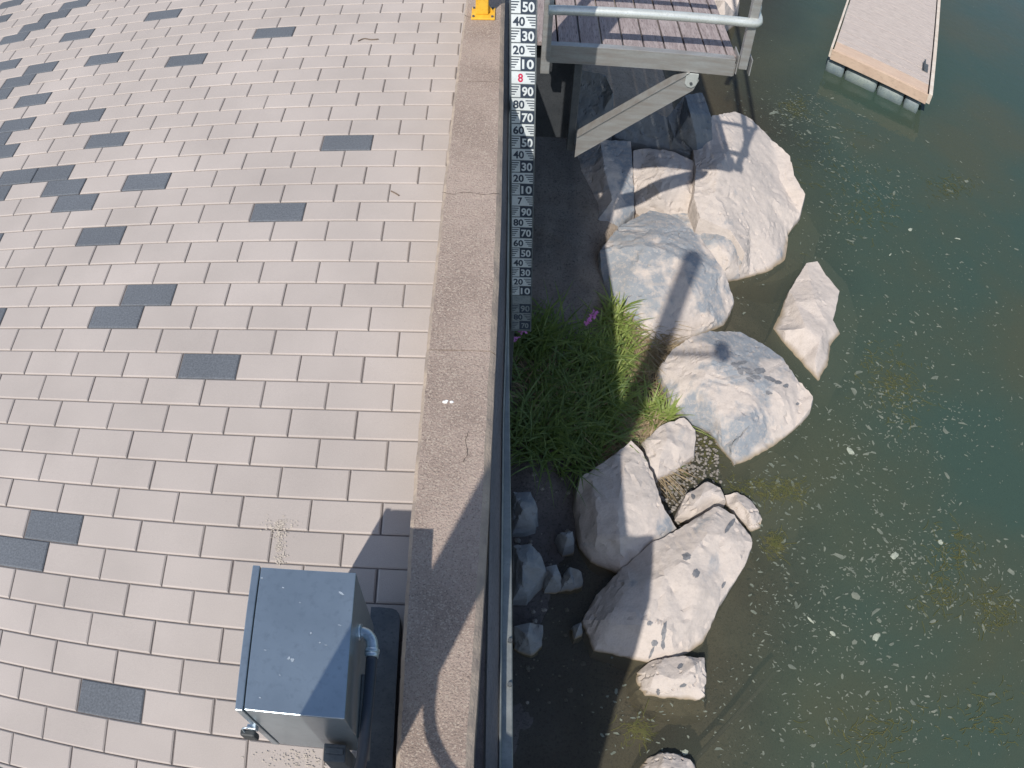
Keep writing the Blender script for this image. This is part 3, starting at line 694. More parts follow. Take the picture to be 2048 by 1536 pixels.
# ------------------------------------------------------------------ boulders
def boulder(label, outline, inner, m, group="boulders along the shore", amp=.012, cell=.030, skirt=.45, name="boulder", rough=1.0, seed=0):
    """outline and inner points: (px, py, height) survey points turned into the site's metres"""
    cx_ = sum(p[0] for p in outline)/len(outline); cy_ = sum(p[1] for p in outline)/len(outline)
    zi = sum(p[2] for p in inner)/len(inner); o2 = []
    for (x_, y_, z_) in outline:
        d_ = Vector((x_-cx_, y_-cy_)); a_ = Vector((x_-964, y_-1815))
        f_ = d_.normalized().dot(a_.normalized()); k_ = max(0.0, min(1.0, (f_+.05)/.5))*.55
        o2.append((x_, y_, z_+max(0.0, zi-z_)*k_))
    outline = o2
    P = [at(*p) for p in outline]; I = [at(*p) for p in inner]
    n = len(P)
    allp = P + I
    co2 = [Vector((p.x, p.y)) for p in allp]
    vo, eo, fo, ov, oe, of = delaunay_2d_cdt(co2, [], [list(range(n))], 1, 1e-5)
    zs = []
    for i, v in enumerate(vo):
        src = ov[i]; zs.append(allp[src[0]].z if src else ZW)
    c2 = sum(co2[:n], Vector((0,0)))/n
    bm = bmesh.new()
    V = [bm.verts.new((v.x, v.y, zs[i])) for i, v in enumerate(vo)]
    for f in fo:
        try: bm.faces.new([V[k] for k in f])
        except ValueError: pass
    bmesh.ops.recalc_face_normals(bm, faces=bm.faces)
    for f in bm.faces:
        if f.normal.z < 0: f.normal_flip()
    # even subdivision: split long edges a few times
    for it in range(7):
        es = [ed for ed in bm.edges if ed.calc_length() > cell*1.7]
        if not es: break
        bmesh.ops.subdivide_edges(bm, edges=es, cuts=1, use_grid_fill=False)
        bmesh.ops.triangulate(bm, faces=[f for f in bm.faces if len(f.verts) > 3])
    # soften the facet edges a little
    bverts = {v for v in bm.verts if v.is_boundary}
    for _ in range(1): bmesh.ops.smooth_vert(bm, verts=[v for v in bm.verts if v not in bverts], factor=.5, use_axis_x=True, use_axis_y=True, use_axis_z=True)
    # skirt
    be = [ed for ed in bm.edges if ed.is_boundary]
    prev_edges = be
    for (o_, dz) in ((.005,.012),(.008,.04),(.012,.14),(.03,skirt)):
        r = bmesh.ops.extrude_edge_only(bm, edges=prev_edges)
        nv = [g for g in r["geom"] if isinstance(g, bmesh.types.BMVert)]
        prev_edges = [g for g in r["geom"] if isinstance(g, bmesh.types.BMEdge) and all(v in nv for v in g.verts)]
        for v in nv:
            dxy = Vector((v.co.x-c2.x, v.co.y-c2.y)); 
            if dxy.length > 1e-6: dxy.normalize()
            v.co.x += dxy.x*o_; v.co.y += dxy.y*o_; v.co.z -= dz
    bmesh.ops.recalc_face_normals(bm, faces=bm.faces)
    bm.normal_update()
    mv = []
    for v in bm.verts:
        p = v.co + Vector((seed*3.3, seed*1.7, 0))
        d = (noise.noise(p*5)*.2 + noise.noise(p*12)*.28 + noise.noise(p*30)*.28 + noise.noise(p*70)*.07)*amp*rough
        rdg = 1-abs(noise.noise(Vector((p.x*2.5,p.y*7,p.z*9))+Vector((9,2,4))))*2
        d += -max(0, rdg-.90)*amp*9*rough
        stp = noise.noise(p*2.4+Vector((3,7,1)))*5
        d += (min(1, max(0, (stp-math.floor(stp)-.5)*9))-.5)*amp*.55
        mv.append((v, v.normal.copy()*d))
    for v, d in mv: v.co += d
    c3 = Vector((c2.x, c2.y, ZW))
    for v in bm.verts: v.co -= c3
    o = obj(name, bm, m, None)
    for p in o.data.polygons: p.use_smooth = True
    try: o.data.set_sharp_from_angle(angle=rad(22))
    except Exception: pass
    o.location = c3
    return tag(o, label, "boulder", group)
R_ = M['rock']
boulder("huge pale boulder under the platform's brace reaching out into the water",
  [(1425,232,-2.62),(1470,222,-2.72),(1500,236,-2.85),(1545,280,-3.0),(1580,312,-3.1),(1588,350,-3.2),(1611,388,-3.25),(1600,430,-3.27),(1577,465,-3.28),(1570,520,-3.3),(1541,541,-3.3),(1500,548,-3.26),(1478,545,-3.2),(1490,505,-3.0),(1462,462,-2.85),(1400,435,-2.78),(1388,395,-2.72),(1392,335,-2.68),(1386,300,-2.7)],
  [(1440,330,-2.60),(1500,330,-2.78),(1530,390,-2.95),(1500,450,-2.98),(1430,390,-2.70),(1545,490,-3.16),(1470,280,-2.66),(1560,360,-3.08)], R_[4], seed=1)
boulder("angular boulder with tan cap lying between two larger boulders under the brace",
  [(1266,300,-2.70),(1300,296,-2.70),(1350,305,-2.70),(1392,325,-2.74),(1392,400,-2.86),(1385,432,-3.0),(1340,430,-3.0),(1300,420,-2.98),(1270,410,-2.95),(1268,360,-2.82)],
  [(1330,345,-2.66),(1365,370,-2.72),(1300,360,-2.72),(1290,400,-2.88),(1360,415,-2.92),(1320,385,-2.74)], R_[0], seed=2, rough=1.5)
boulder("grey white boulder nearest the wall at the foot of the brace",
  [(1150,300,-2.75),(1200,280,-2.62),(1262,282,-2.64),(1266,350,-2.78),(1268,420,-2.92),(1240,450,-2.98),(1205,498,-3.02),(1185,470,-3.05),(1165,420,-2.98),(1155,350,-2.88)],
  [(1210,340,-2.66),(1225,400,-2.76),(1195,440,-2.9),(1185,350,-2.76)], R_[1], seed=3)
boulder("low blue grey slab wedged between the two largest upper boulders",
  [(1330,425,-3.02),(1400,428,-2.96),(1450,448,-2.94),(1478,480,-3.0),(1493,520,-3.12),(1478,545,-3.2),(1445,552,-3.2),(1400,520,-3.1),(1350,470,-3.05)],
  [(1430,480,-2.92),(1460,520,-3.03),(1390,455,-2.97)], R_[2], seed=4)
boulder("broad grey topped boulder in the middle crossed by the pole shadow",
  [(1200,500,-2.88),(1240,452,-2.88),(1300,420,-2.90),(1350,432,-2.88),(1395,468,-2.90),(1450,545,-3.04),(1468,602,-3.27),(1447,650,-3.29),(1400,668,-3.28),(1345,684,-3.24),(1300,700,-3.2),(1250,660,-3.16),(1215,595,-3.08),(1203,540,-2.98)],
  [(1290,490,-2.76),(1370,520,-2.82),(1400,590,-2.98),(1330,600,-2.96),(1260,560,-2.90),(1350,650,-3.12),(1420,640,-3.18)], R_[2], seed=5)
boulder("blue grey boulder with a pointed right end and dark wet streaks",
  [(1318,735,-3.16),(1345,700,-3.1),(1380,675,-3.06),(1420,662,-3.08),(1480,664,-3.14),(1530,690,-3.2),(1562,712,-3.24),(1590,752,-3.27),(1626,792,-3.28),(1622,815,-3.28),(1590,855,-3.29),(1540,895,-3.29),(1495,920,-3.29),(1468,928,-3.28),(1445,895,-3.27),(1420,858,-3.24),(1385,840,-3.2),(1345,800,-3.17)],
  [(1430,710,-2.96),(1500,740,-3.0),(1570,800,-3.10),(1500,850,-3.08),(1470,890,-3.16),(1400,770,-3.02),(1440,830,-3.06),(1355,745,-3.08),(1540,830,-3.12),(1600,805,-3.2)], R_[1], seed=6)
boulder("pale diamond shaped rock standing alone in the water",
  [(1613,526,-3.29),(1635,522,-3.29),(1652,550,-3.3),(1679,582,-3.3),(1670,625,-3.3),(1666,640,-3.3),(1680,667,-3.31),(1662,688,-3.3),(1655,730,-3.3),(1637,768,-3.31),(1600,722,-3.3),(1568,688,-3.3),(1546,657,-3.3),(1562,622,-3.3),(1580,580,-3.3)],
  [(1618,550,-3.20),(1592,605,-3.16),(1572,660,-3.17),(1630,600,-3.13),(1640,680,-3.15),(1612,655,-3.12),(1630,720,-3.19),(1655,650,-3.18),(1656,600,-3.18)], R_[0], seed=7, amp=.008)
boulder("pale square boulder half in the wall's shadow below the grass",
  [(1232,905,-2.98),(1262,882,-3.0),(1285,905,-3.04),(1305,945,-3.08),(1322,1005,-3.1),(1352,1055,-3.16),(1312,1088,-3.16),(1275,1112,-3.16),(1240,1136,-3.2),(1185,1112,-3.2),(1165,1080,-3.16),(1152,1000,-3.1),(1160,955,-3.04),(1200,930,-3.0)],
  [(1250,930,-2.93),(1290,1000,-2.96),(1235,1010,-2.90),(1190,1000,-2.93),(1240,1075,-2.95),(1298,1060,-3.03),(1195,1070,-3.0),(1185,960,-2.96)], R_[3], seed=8)
boulder("large pale slab boulder dotted with dark wet spots at the water's edge",
  [(1352,1062,-3.14),(1400,1030,-3.10),(1437,1010,-3.10),(1468,1030,-3.15),(1505,1075,-3.22),(1503,1095,-3.26),(1488,1132,-3.28),(1440,1205,-3.29),(1408,1282,-3.29),(1385,1300,-3.29),(1350,1318,-3.27),(1300,1322,-3.27),(1262,1314,-3.27),(1190,1298,-3.27),(1166,1240,-3.26),(1195,1190,-3.22),(1245,1135,-3.18),(1305,1085,-3.14)],
  [(1420,1060,-3.0),(1470,1085,-3.06),(1380,1110,-2.99),(1330,1150,-3.0),(1400,1180,-3.04),(1340,1260,-3.08),(1250,1180,-3.04),(1215,1240,-3.08),(1290,1240,-3.03),(1380,1250,-3.14),(1445,1150,-3.14)], R_[4], seed=9)
boulder("small rounded beige rock touching the top corner of the spotted slab",
  [(1352,1035,-3.2),(1372,990,-3.16),(1415,962,-3.16),(1440,975,-3.18),(1450,998,-3.22),(1425,1010,-3.22),(1390,1035,-3.22)],
  [(1400,995,-3.06),(1425,985,-3.08),(1385,1012,-3.10)], R_[0], seed=10, rough=1.3)
boulder("rough crumbly beige rock in the water right of the spotted slab's tip",
  [(1450,990,-3.26),(1475,985,-3.26),(1500,1000,-3.28),(1524,1030,-3.3),(1520,1055,-3.3),(1500,1062,-3.3),(1478,1035,-3.27),(1455,1010,-3.26)],
  [(1478,1003,-3.16),(1500,1025,-3.17),(1505,1045,-3.2)], R_[0], seed=11, rough=2.2, cell=.02)
boulder("squarish cracked beige block at the foot of the spotted slab",
  [(1298,1325,-3.25),(1330,1315,-3.22),(1372,1312,-3.22),(1408,1316,-3.24),(1411,1345,-3.27),(1410,1390,-3.29),(1400,1396,-3.3),(1370,1400,-3.3),(1330,1396,-3.3),(1290,1392,-3.3),(1275,1380,-3.3),(1272,1345,-3.29)],
  [(1310,1345,-3.15),(1390,1330,-3.13),(1395,1372,-3.19),(1300,1375,-3.2),(1350,1360,-3.14),(1340,1385,-3.22)], R_[0], seed=12, rough=1.7, cell=.02, skirt=.25)
boulder("small submerged topped rock at the bottom edge of the water",
  [(1275,1540,-3.3),(1290,1520,-3.3),(1325,1505,-3.28),(1360,1510,-3.28),(1385,1525,-3.3),(1395,1560,-3.3),(1330,1600,-3.3),(1270,1580,-3.3)],
  [(1330,1530,-3.17),(1350,1550,-3.15),(1300,1560,-3.2)], R_[0], seed=13, rough=2, cell=.02)
boulder("flat pale rock under the dry straw between grass and pebbles",
  [(1290,880,-3.12),(1330,845,-3.1),(1368,835,-3.12),(1392,860,-3.2),(1388,910,-3.24),(1355,935,-3.22),(1315,955,-3.18),(1298,925,-3.14)],
  [(1335,880,-3.05),(1360,895,-3.1),(1320,915,-3.09)], R_[4], seed=14)
DKR = [M['rock_dark']]
for k, (l, a, b_) in enumerate([
 ("brown submerged rock hugging the right side of the pale diamond rock", [(1612,505,-3.40),(1650,520,-3.40),(1695,570,-3.42),(1716,640,-3.42),(1705,720,-3.42),(1665,790,-3.40),(1630,790,-3.38),(1600,700,-3.37),(1600,580,-3.37)], [(1650,600,-3.355),(1660,700,-3.355),(1640,660,-3.35)]),
 ("brown submerged rock below the pointed boulder's lower edge", [(1500,925,-3.42),(1545,900,-3.42),(1590,930,-3.44),(1610,1000,-3.44),(1590,1090,-3.44),(1540,1120,-3.42),(1515,1060,-3.40),(1500,980,-3.40)], [(1550,960,-3.36),(1560,1040,-3.36)]),
 ("brown submerged ledge around the cracked block", [(1275,1395,-3.38),(1340,1390,-3.37),(1405,1385,-3.38),(1412,1425,-3.42),(1360,1432,-3.42),(1290,1418,-3.42)], [(1345,1408,-3.345)]),
 ("brown submerged rock between the huge upper boulder and the diamond rock", [(1560,440,-3.42),(1610,420,-3.42),(1640,470,-3.46),(1625,520,-3.46),(1560,560,-3.44),(1490,570,-3.42),(1500,535,-3.40)], [(1580,490,-3.37),(1540,540,-3.37)]),
]): boulder(l, a, b_, R_[3], "submerged rocks", seed=50+k, cell=.035)
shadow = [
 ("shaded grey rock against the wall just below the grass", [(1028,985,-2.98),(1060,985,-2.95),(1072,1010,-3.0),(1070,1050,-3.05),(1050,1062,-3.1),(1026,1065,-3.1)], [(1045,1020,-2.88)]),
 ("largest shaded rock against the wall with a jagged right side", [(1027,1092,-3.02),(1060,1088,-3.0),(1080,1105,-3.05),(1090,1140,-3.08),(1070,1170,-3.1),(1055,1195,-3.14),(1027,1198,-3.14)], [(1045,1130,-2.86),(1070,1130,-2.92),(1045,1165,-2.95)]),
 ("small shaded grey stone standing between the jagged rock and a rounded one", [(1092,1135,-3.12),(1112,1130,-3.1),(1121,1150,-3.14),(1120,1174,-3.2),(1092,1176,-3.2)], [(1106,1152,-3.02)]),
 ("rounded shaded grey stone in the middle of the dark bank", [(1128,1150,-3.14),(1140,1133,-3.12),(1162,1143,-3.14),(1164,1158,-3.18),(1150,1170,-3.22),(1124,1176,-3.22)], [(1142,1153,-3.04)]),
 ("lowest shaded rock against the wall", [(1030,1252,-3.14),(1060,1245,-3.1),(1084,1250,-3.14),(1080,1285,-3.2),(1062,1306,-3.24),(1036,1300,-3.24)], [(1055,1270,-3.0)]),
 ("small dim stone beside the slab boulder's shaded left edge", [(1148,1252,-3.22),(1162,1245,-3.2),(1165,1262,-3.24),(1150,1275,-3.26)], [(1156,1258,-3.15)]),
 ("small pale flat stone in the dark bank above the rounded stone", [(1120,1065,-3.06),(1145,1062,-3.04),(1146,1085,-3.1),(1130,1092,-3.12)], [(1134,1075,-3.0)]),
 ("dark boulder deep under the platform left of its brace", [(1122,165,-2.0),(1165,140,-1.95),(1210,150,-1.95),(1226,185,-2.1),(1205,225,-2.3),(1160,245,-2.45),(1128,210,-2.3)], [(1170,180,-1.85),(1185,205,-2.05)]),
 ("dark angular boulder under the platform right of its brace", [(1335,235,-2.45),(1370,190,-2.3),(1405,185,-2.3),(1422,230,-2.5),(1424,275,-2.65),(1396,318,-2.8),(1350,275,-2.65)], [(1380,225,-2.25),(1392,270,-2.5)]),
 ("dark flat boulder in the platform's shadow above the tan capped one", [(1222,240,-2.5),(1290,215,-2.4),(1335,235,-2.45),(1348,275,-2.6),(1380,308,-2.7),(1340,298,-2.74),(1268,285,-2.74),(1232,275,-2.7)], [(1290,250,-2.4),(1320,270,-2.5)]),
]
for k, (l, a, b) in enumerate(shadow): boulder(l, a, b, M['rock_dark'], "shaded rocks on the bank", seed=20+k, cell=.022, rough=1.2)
boulder("pink beige boulder seen past the platform's far deck corner",
  [(1432,-30,-2.9),(1468,-34,-2.95),(1478,0,-3.0),(1470,25,-3.05),(1450,48,-3.1),(1420,40,-3.1),(1415,0,-3.0)], [(1450,0,-2.75),(1440,20,-2.85)], R_[3], seed=41)

# wet spots on two boulders are thin stains lying on the stone
from mathutils.bvhtree import BVHTree
M['stain'] = mat("wet_dark_stain", (0.15,0.155,0.165), .5, var=(0.19,0.19,0.195), vscale=30, bump=.3, bscale=60)
def stains(part, label_start, spots, seed):
    b = next(o for o in D.objects if o.get("label", "").startswith(label_start))
    tree = BVHTree.FromPolygons([b.location+v.co for v in b.data.vertices], [tuple(p.vertices) for p in b.data.polygons])
    rg = random.Random(seed)
    for (px, py, rx, ry, ang) in spots:
        bm = bmesh.new(); rings = []
        n = 18; ph = [rg.uniform(.72,1.2) for _ in range(n)]
        for fr in (.35,.7,1.0):
            rgv = []
            for k in range(n):
                t = 2*math.pi*k/n; u, v = math.cos(t)*rx*fr*ph[k], math.sin(t)*ry*fr*(ph[(k*5)%n])
                X, Y = px+u*math.cos(ang)-v*math.sin(ang), py+u*math.sin(ang)+v*math.cos(ang)
                h = tree.ray_cast(CAM, ray(X, Y))[0]
                rgv.append(h)
            rings.append(rgv)
        if any(h is None for g in rings for h in g): bm.free(); continue
        nn = Vector((0,0,.0035))
        V = [[bm.verts.new(h+nn-b.location) for h in g] for g in rings]
        c = bm.verts.new(tree.ray_cast(CAM, ray(px, py))[0]+nn-b.location)
        for k in range(n):
            bm.faces.new((c, V[0][k], V[0][(k+1)%n]))
            for q in (0,1): bm.faces.new((V[q][k], V[q+1][k], V[q+1][(k+1)%n], V[q][(k+1)%n]))
        bmesh.ops.recalc_face_normals(bm, faces=bm.faces)
        obj(part, bm, M['stain'], b)
stains("dark_stain", "large pale slab", [(1373,1113,9,8,0),(1392,1147,7,9,.3),(1299,1247,6,5,0),(1328,1262,5,20,.12),(1326,1290,4,10,0),(1309,1287,7,7,0),(1303,1305,3,14,.4),(1459,1052,5,18,.6),(1484,1058,6,4,0),(1447,1170,3,9,.5)], 3)
stains("dark_stain", "blue grey boulder with", [(1470,730,9,5,.5),(1483,726,12,4,-.2),(1480,742,9,5,.9),(1497,742,15,6,.35),(1520,742,13,6,-.1),(1512,755,12,5,.2),(1540,758,13,5,.4),(1556,765,8,4,.2),(1572,772,6,4,0),(1537,786,7,4,.1),(1500,760,9,4,.5),(1595,808,4,3,0)], 4)
stains("dark_stain", "squarish cracked", [(1366,1371,7,4,-.4),(1316,1384,4,7,0),(1360,1333,8,4,-.8)], 5)
stains("dark_stain", "small rounded beige", [(1386,993,4,6,-.3)], 6)

# ------------------------------------------------------------------ vegetation
def blades(name, spots, n, hgt, wid, m, lean=.6, seed=1, dirn=None):
    rg = random.Random(seed); bm = bmesh.new()
    for i in range(n):
        c, r = rg.choice(spots)
        a = rg.uniform(0, 6.283); q = math.sqrt(rg.random())*r
        x, y = c.x+math.cos(a)*q, c.y+math.sin(a)*q
        z = max(bed_z(x, y), ZW-.05)-.02
        if x < .68: x = .68+rg.random()*.05
        th = rg.uniform(0, 6.283) if dirn is None else dirn+rg.gauss(0,.9)
        h = hgt*rg.uniform(.55,1.15); w_ = wid*rg.uniform(.6,1.2); ln = lean*rg.uniform(.3,1.3)
        d = Vector((math.cos(th), math.sin(th), 0)); s = Vector((-d.y, d.x, 0))
        tw = rg.uniform(-.5,.5); s = (s + Vector((0,0,tw))).normalized()
        N_ = 5; pv = None
        for k in range(N_+1):
            t = k/N_
            p = Vector((x,y,z)) + d*(ln*h*t**1.8) + Vector((0,0,1))*(h*(t-.35*ln*t*t*t))
            ww = w_*(1-t**2.2)*.5*(.6+.8*min(1,t*3))
            if k == N_: cur = (bm.verts.new(p),)
            else: cur = (bm.verts.new(p-s*ww), bm.verts.new(p+s*ww))
            if pv:
                if len(cur) == 2: f = bm.faces.new((pv[0],pv[1],cur[1],cur[0]))
                else: f = bm.faces.new((pv[0],pv[1],cur[0]))
                f.smooth = True
            pv = cur
    o = obj(name, bm, m); o["kind"] = "stuff"; return o
def S(px, py, z, r): return (at(px, py, z), r)
o = blades("grass", [S(1060,700,-3.0,.15),S(1075,740,-3.0,.26),S(1120,690,-3.0,.26),S(1150,780,-3.0,.30),S(1090,830,-3.0,.27),S(1190,740,-3.0,.22),S(1180,830,-3.0,.22),S(1110,890,-3.0,.25),S(1060,880,-3.0,.2),S(1170,890,-3.05,.16),S(1205,790,-3.0,.16)], 1500, .38, .016, M['grass'], 1.2, 2)
o["label"] = "dense green grass clump at the foot of the wall"; o["category"] = "grass"
o = blades("reed_grass", [S(1225,650,-3.05,.12),S(1240,700,-3.05,.12),S(1205,700,-3.0,.12),S(1300,800,-3.05,.06),S(1235,620,-3.0,.10),S(1335,815,-3.1,.05),S(1225,740,-3.0,.10),S(1215,790,-3.0,.10),S(1230,690,-3.0,.10)], 700, .32, .016, M['reed'], 1.25, 3)
o["category"] = "grass"
o = blades("green_tuft", [S(1357,928,-3.2,.035)], 22, .20, .012, M['grass'], 1.3, 9); tag(o, "tiny green tuft growing out of the grey pebbles", "grass", kind="stuff")
o = D.objects["reed_grass"]
o["label"] = "sparse bright grass blades in the sun beside the boulders"; o["category"] = "grass"
o = blades("dry_grass", [S(1290,845,-3.05,.13),S(1275,880,-3.0,.09),S(1290,660,-3.1,.16),S(1310,700,-3.12,.12),S(1310,880,-3.05,.08),S(1270,740,-3.1,.12),S(1120,800,-3.0,.35),S(1235,870,-3.0,.1),S(1300,640,-3.1,.10),S(1285,865,-3.05,.10),S(1310,900,-3.1,.08),S(1255,650,-3.1,.1),S(1300,850,-3.05,.09),S(1290,900,-3.05,.07),S(1300,690,-3.12,.12)], 3000, .26, .010, M['straw'], 1.7, 4)
o["label"] = "pale dry straw stalks between the grass and the boulders"; o["category"] = "dry grass"
def flower(px, py, z, label, lit=True, n=46):
    p = at(px, py, z); rg = random.Random(px+1); r = root("flower_spike", (p.x, p.y, bed_z(p.x,p.y)), label, "flower")
    h = z-bed_z(p.x,p.y); bm = bmesh.new(); tube(bm, [(0,-.06,0),(0,-.02,h*.6),(0,0,h),(.03,.02,h+.10)], .003, 6); obj("stem", bm, M['grass'], r)
    bm = bmesh.new()
    for i in range(n):
        t = rg.random(); c = Vector((-.045+.09*t, -.055+.10*t, h+.03*t)) + Vector((rg.gauss(0,.011),rg.gauss(0,.009),rg.gauss(0,.01)))
        a = rg.uniform(0,6.28); u = Vector((math.cos(a),math.sin(a),rg.uniform(-.5,.5)))*.017; v = Vector((-u.y,u.x,rg.uniform(-.004,.004)))*.8
        bm.faces.new([bm.verts.new(c+q) for q in (-u, v*.8, u, -v*.8)])
    obj("petals", bm, M['flower'], r)
flower(1183,636,-2.40,"bright pink flower spike standing above the grass near the gauge")
flower(1038,672,-2.62,"dim mauve flower spike in shade right against the wall", n=18)

# ------------------------------------------------------------------ pebbles on the little beach
rg = random.Random(11); bm = bmesh.new()
for i in range(520):
    px, py = rg.gauss(1350,34), rg.gauss(965,44)
    if i % 4 == 0: px, py = rg.uniform(1375,1440), rg.uniform(840,950)
    p = at(px, py, -3.2); z = bed_z(p.x, p.y)
    s = rg.uniform(.006,.020)
    r = bmesh.ops.create_icosphere(bm, subdivisions=1, radius=s)
    mt = Matrix.Rotation(rg.uniform(0,6.28),3,'Z')
    for v in r["verts"]:
        v.co = mt @ Vector((v.co.x*rg.uniform(.8,1.4), v.co.y*rg.uniform(.7,1.0), v.co.z*.6)) + Vector((p.x,p.y,max(z, -3.27)+s*.2))
o = obj("pebbles", bm, M['pebble']); tag(o, "patch of grey pebbles between the straw and the spotted slab", "pebbles", kind="stuff")
rg = random.Random(12); bm = bmesh.new()
for i in range(120):
    px, py = rg.uniform(1032,1235), rg.uniform(950,1400)
    p = at(px, py, -3.15); 
    if p.x < .68: continue
    z = bed_z(p.x, p.y); s = rg.choice((.006,.008,.01,.014,.022))*rg.uniform(.8,1.3)
    r = bmesh.ops.create_icosphere(bm, subdivisions=1, radius=s)
    for v in r["verts"]: v.co = Vector((v.co.x*rg.uniform(.8,1.5), v.co.y, v.co.z*.6)) + Vector((p.x,p.y,z+s*.2))
o = obj("rubble", bm, M['pebble']); tag(o, "fine rubble scattered over the dark bank by the wall", "rubble", kind="stuff")

# ------------------------------------------------------------------ floating scum and weed
def flake(bm, x, y, z, L, Wd, a, rg):
    n = rg.choice((5,6,7)); vs = []
    bend = rg.uniform(-.4,.4)
    for k in range(n):
        t = 2*math.pi*k/n; r = rg.uniform(.7,1.15)
        u, v = math.cos(t)*L*r, math.sin(t)*Wd*r
        v += bend*u*u/L
        vs.append(bm.verts.new((x+u*math.cos(a)-v*math.sin(a), y+u*math.sin(a)+v*math.cos(a), z)))
    bm.faces.new(vs)
rg = random.Random(5); bm = bmesh.new()
CL = [(1600,212,26,20,70),(1560,225,60,26,90),(1650,290,60,40,110),(1700,330,50,30,80),(1620,240,70,30,90),(1690,420,60,40,40),(1760,390,60,30,90),(1880,365,60,25,35),(1650,470,50,40,50),(1840,560,140,90,150),(1700,700,60,50,60),(1790,720,110,90,130),(1690,830,90,60,70),(1760,800,40,26,70),(1870,850,90,40,90),(1960,620,80,160,120),(1720,905,50,30,40),(1800,930,110,50,60),(1880,1000,60,40,25),(1700,1000,100,60,80),(1790,1130,70,50,160),(1760,1170,150,60,110),(1900,1130,60,50,80),(1930,1200,60,50,70),(2000,1200,50,50,60),(1600,1280,60,60,60),(1740,1235,90,60,70),(1540,1150,70,60,60),(1800,1410,70,40,70),(1700,1440,120,70,60),(1750,1290,80,60,40),(1530,985,60,50,60),(1580,960,50,50,45),(1500,1230,60,90,40),(1440,1400,120,90,80),(1640,1500,150,50,70),(1940,1400,110,120,50),(1420,440,20,20,6),(1500,600,40,40,16),(1490,110,30,40,12),(1960,300,90,200,60),(1250,1450,60,60,30),(1540,150,100,60,18)]
def rockfree(px, py):
    return not ((1380<px<1600 and 230<py<545 and px < 1425+(py-222)*.6) or (1320<px<1630 and 670<py<925 and px < 1640-abs(py-800)*1.2) or (1550<px<1680 and 540<py<750) or (1160<px<1500 and 1020<py<1315))
for cx, cy, sx, sy, n in CL:
    ori = rg.uniform(-.5,.5)
    for i in range(int(n*1.45)):
        px, py = rg.gauss(cx, sx), rg.gauss(cy, sy)
        if not rockfree(px, py): continue
        p = at(px, py, ZW)
        if p.x < 1.3: continue
        L = abs(rg.gauss(.004,.006))+.0038
        if rg.random() < .05: L *= 2.1
        flake(bm, p.x, p.y, ZW+.003+rg.random()*.003, L*rg.uniform(1,1.9), L*rg.uniform(.35,.75), -.4+ori+rg.gauss(0,.7), rg)
for i in range(1300):
    px, py = rg.uniform(1400,2060), rg.uniform(120,1540)
    if rg.random() < .45: px = rg.uniform(1600,2060)
    if not rockfree(px, py): continue
    p = at(px, py, ZW); L = rg.uniform(.003,.008)
    flake(bm, p.x, p.y, ZW+.003+rg.random()*.003, L*rg.uniform(1,1.8), L*.6, rg.uniform(0,3.14), rg)
o = obj("floating_debris", bm, M['scum']); tag(o, "pale specks of seed and foam drifting on the green water", "debris", kind="stuff")
# larger leaves: single things
big = [(1700,903,.055,.030,"largest cream leaf floating right of the spotted slab's bay"),(1915,478,.05,.012,"slim pale leaf floating level with the grey topped boulder"),(1780,510,.04,.010,"curved pale sliver floating just above the diamond rock's level"),
       (1820,460,.045,.022,"cream leaf pair floating in the middle right water"),(1665,1268,.034,.020,"oval grey leaf floating right of the cracked block"),(1752,1275,.045,.03,"crumpled grey green leaf floating in the lower water"),
       (1880,1085,.03,.028,"pale leaf beside the rusty weed patch at right"),(1370,1505,.028,.026,"round grey shell in the water by the bottom rock"),(1788,1112,.05,.035,"faint grey leaf at the heart of the lower debris swirl"),(1620,1240,.045,.010,"long thin grey leaf floating above the oval leaf")]
for px, py, L, W_, lb in big:
    p = at(px, py, ZW); bm = bmesh.new(); rg2 = random.Random(px)
    n = 14; top = []; 
    cen = bm.verts.new((0,0,.010))
    for k in range(n):
        t = 2*math.pi*k/n; r = rg2.uniform(.75,1.12)
        top.append(bm.verts.new((math.cos(t)*L*r, math.sin(t)*W_*r, .006+rg2.uniform(-.003,.004))))
    for k in range(n): bm.faces.new((cen, top[k], top[(k+1)%n]))
    o = obj("floating_leaf", bm, M['scum_pale']); o.location = p; o.rotation_euler = (0,0,rg2.uniform(-1,1)); tag(o, lb, "leaf", "larger leaves afloat")
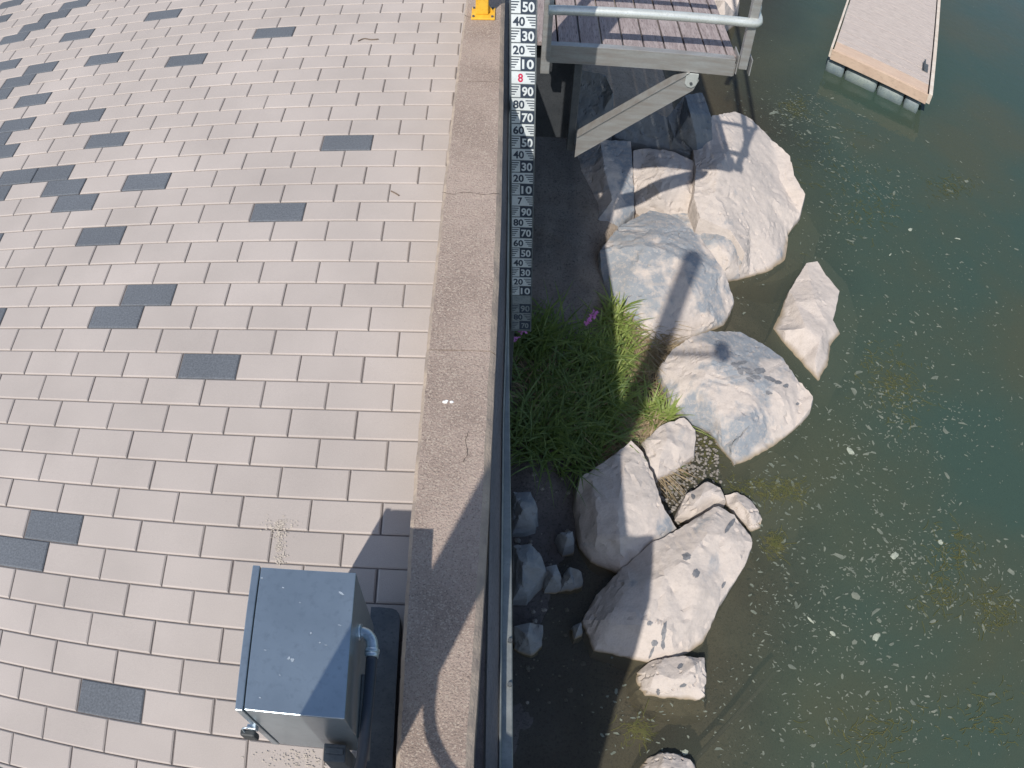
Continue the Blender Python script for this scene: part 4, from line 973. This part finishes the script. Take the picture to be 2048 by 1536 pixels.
# weed strands
def strands(spots, n, seed):
    rg = random.Random(seed); bm = bmesh.new()
    for i in range(n):
        cx, cy, sx, sy = rg.choice(spots)
        p = at(rg.gauss(cx,sx), rg.gauss(cy,sy), ZW); a = rg.gauss(-.5,.8); L = rg.uniform(.04,.14); w_ = .0028
        pv = None; b = rg.uniform(-3,3)
        for k in range(6):
            t = k/5; c = p + Vector((math.cos(a+b*t*.4), math.sin(a+b*t*.4), 0))*L*t; c.z = ZW+.0065+.001*rg.random()
            s = Vector((-math.sin(a),math.cos(a),0))*w_
            cur = (bm.verts.new(c-s), bm.verts.new(c+s))
            if pv: bm.faces.new((pv[0],pv[1],cur[1],cur[0]))
            pv = cur
    return bm
o = obj("waterweed", strands([(1500,975,35,10),(1560,980,25,12),(1545,1085,12,12),(1800,790,30,35),(1760,740,30,30),(1990,1220,22,20),(1905,1100,25,25),(1740,420,35,25),(1650,320,60,50),(1590,215,16,12),(1900,370,30,14),(1270,1460,15,12),(1740,1470,60,30),(1970,1430,50,40),(1420,900,14,30),(1880,1180,30,30)], 1500, 8), M['weed'])
tag(o, "olive waterweed strands lying at the surface near the rocks", "waterweed", kind="stuff")
# sunken pole
bm = bmesh.new(); a = at(1330,1580,-3.40); b = at(1548,1345,-3.43); tube(bm, [Vector((0,0,0)), b-a], .022, 10)
o = obj("sunken_pole", bm, M['twig']); o.location = a; tag(o, "dark straight pole lying under the water at the bottom edge", "pole")

# ------------------------------------------------------------------ little things on the pavement
for pts, lb in (([(716,82),(728,77),(742,79),(757,78)],"thin grey twig on the pavers near the far coping"),([(782,382),(790,386),(798,391)],"short dark twig on the pavers left of the coping")):
    Q = [at(x,y,.006) for x, y in pts]; bm = bmesh.new(); tube(bm, [q-Q[0] for q in spline(Q,4)], .004, 6); o = obj("twig", bm, M['twig']); o.location = Q[0]; tag(o, lb, "twig", "twigs on the pavers")
bm = bmesh.new(); p = at(896,803,.283)
for k in range(5): 
    r = bmesh.ops.create_icosphere(bm, subdivisions=2, radius=random.uniform(.004,.007))
    off = Vector((random.uniform(-.02,.02), random.uniform(-.004,.004), 0))
    for v in r["verts"]: v.co = Vector((v.co.x*1.3, v.co.y, v.co.z*.3))+off
o = obj("dropping", bm, M['white_bit']); o.location = p; tag(o, "small white splash on the pink coping", "dropping")
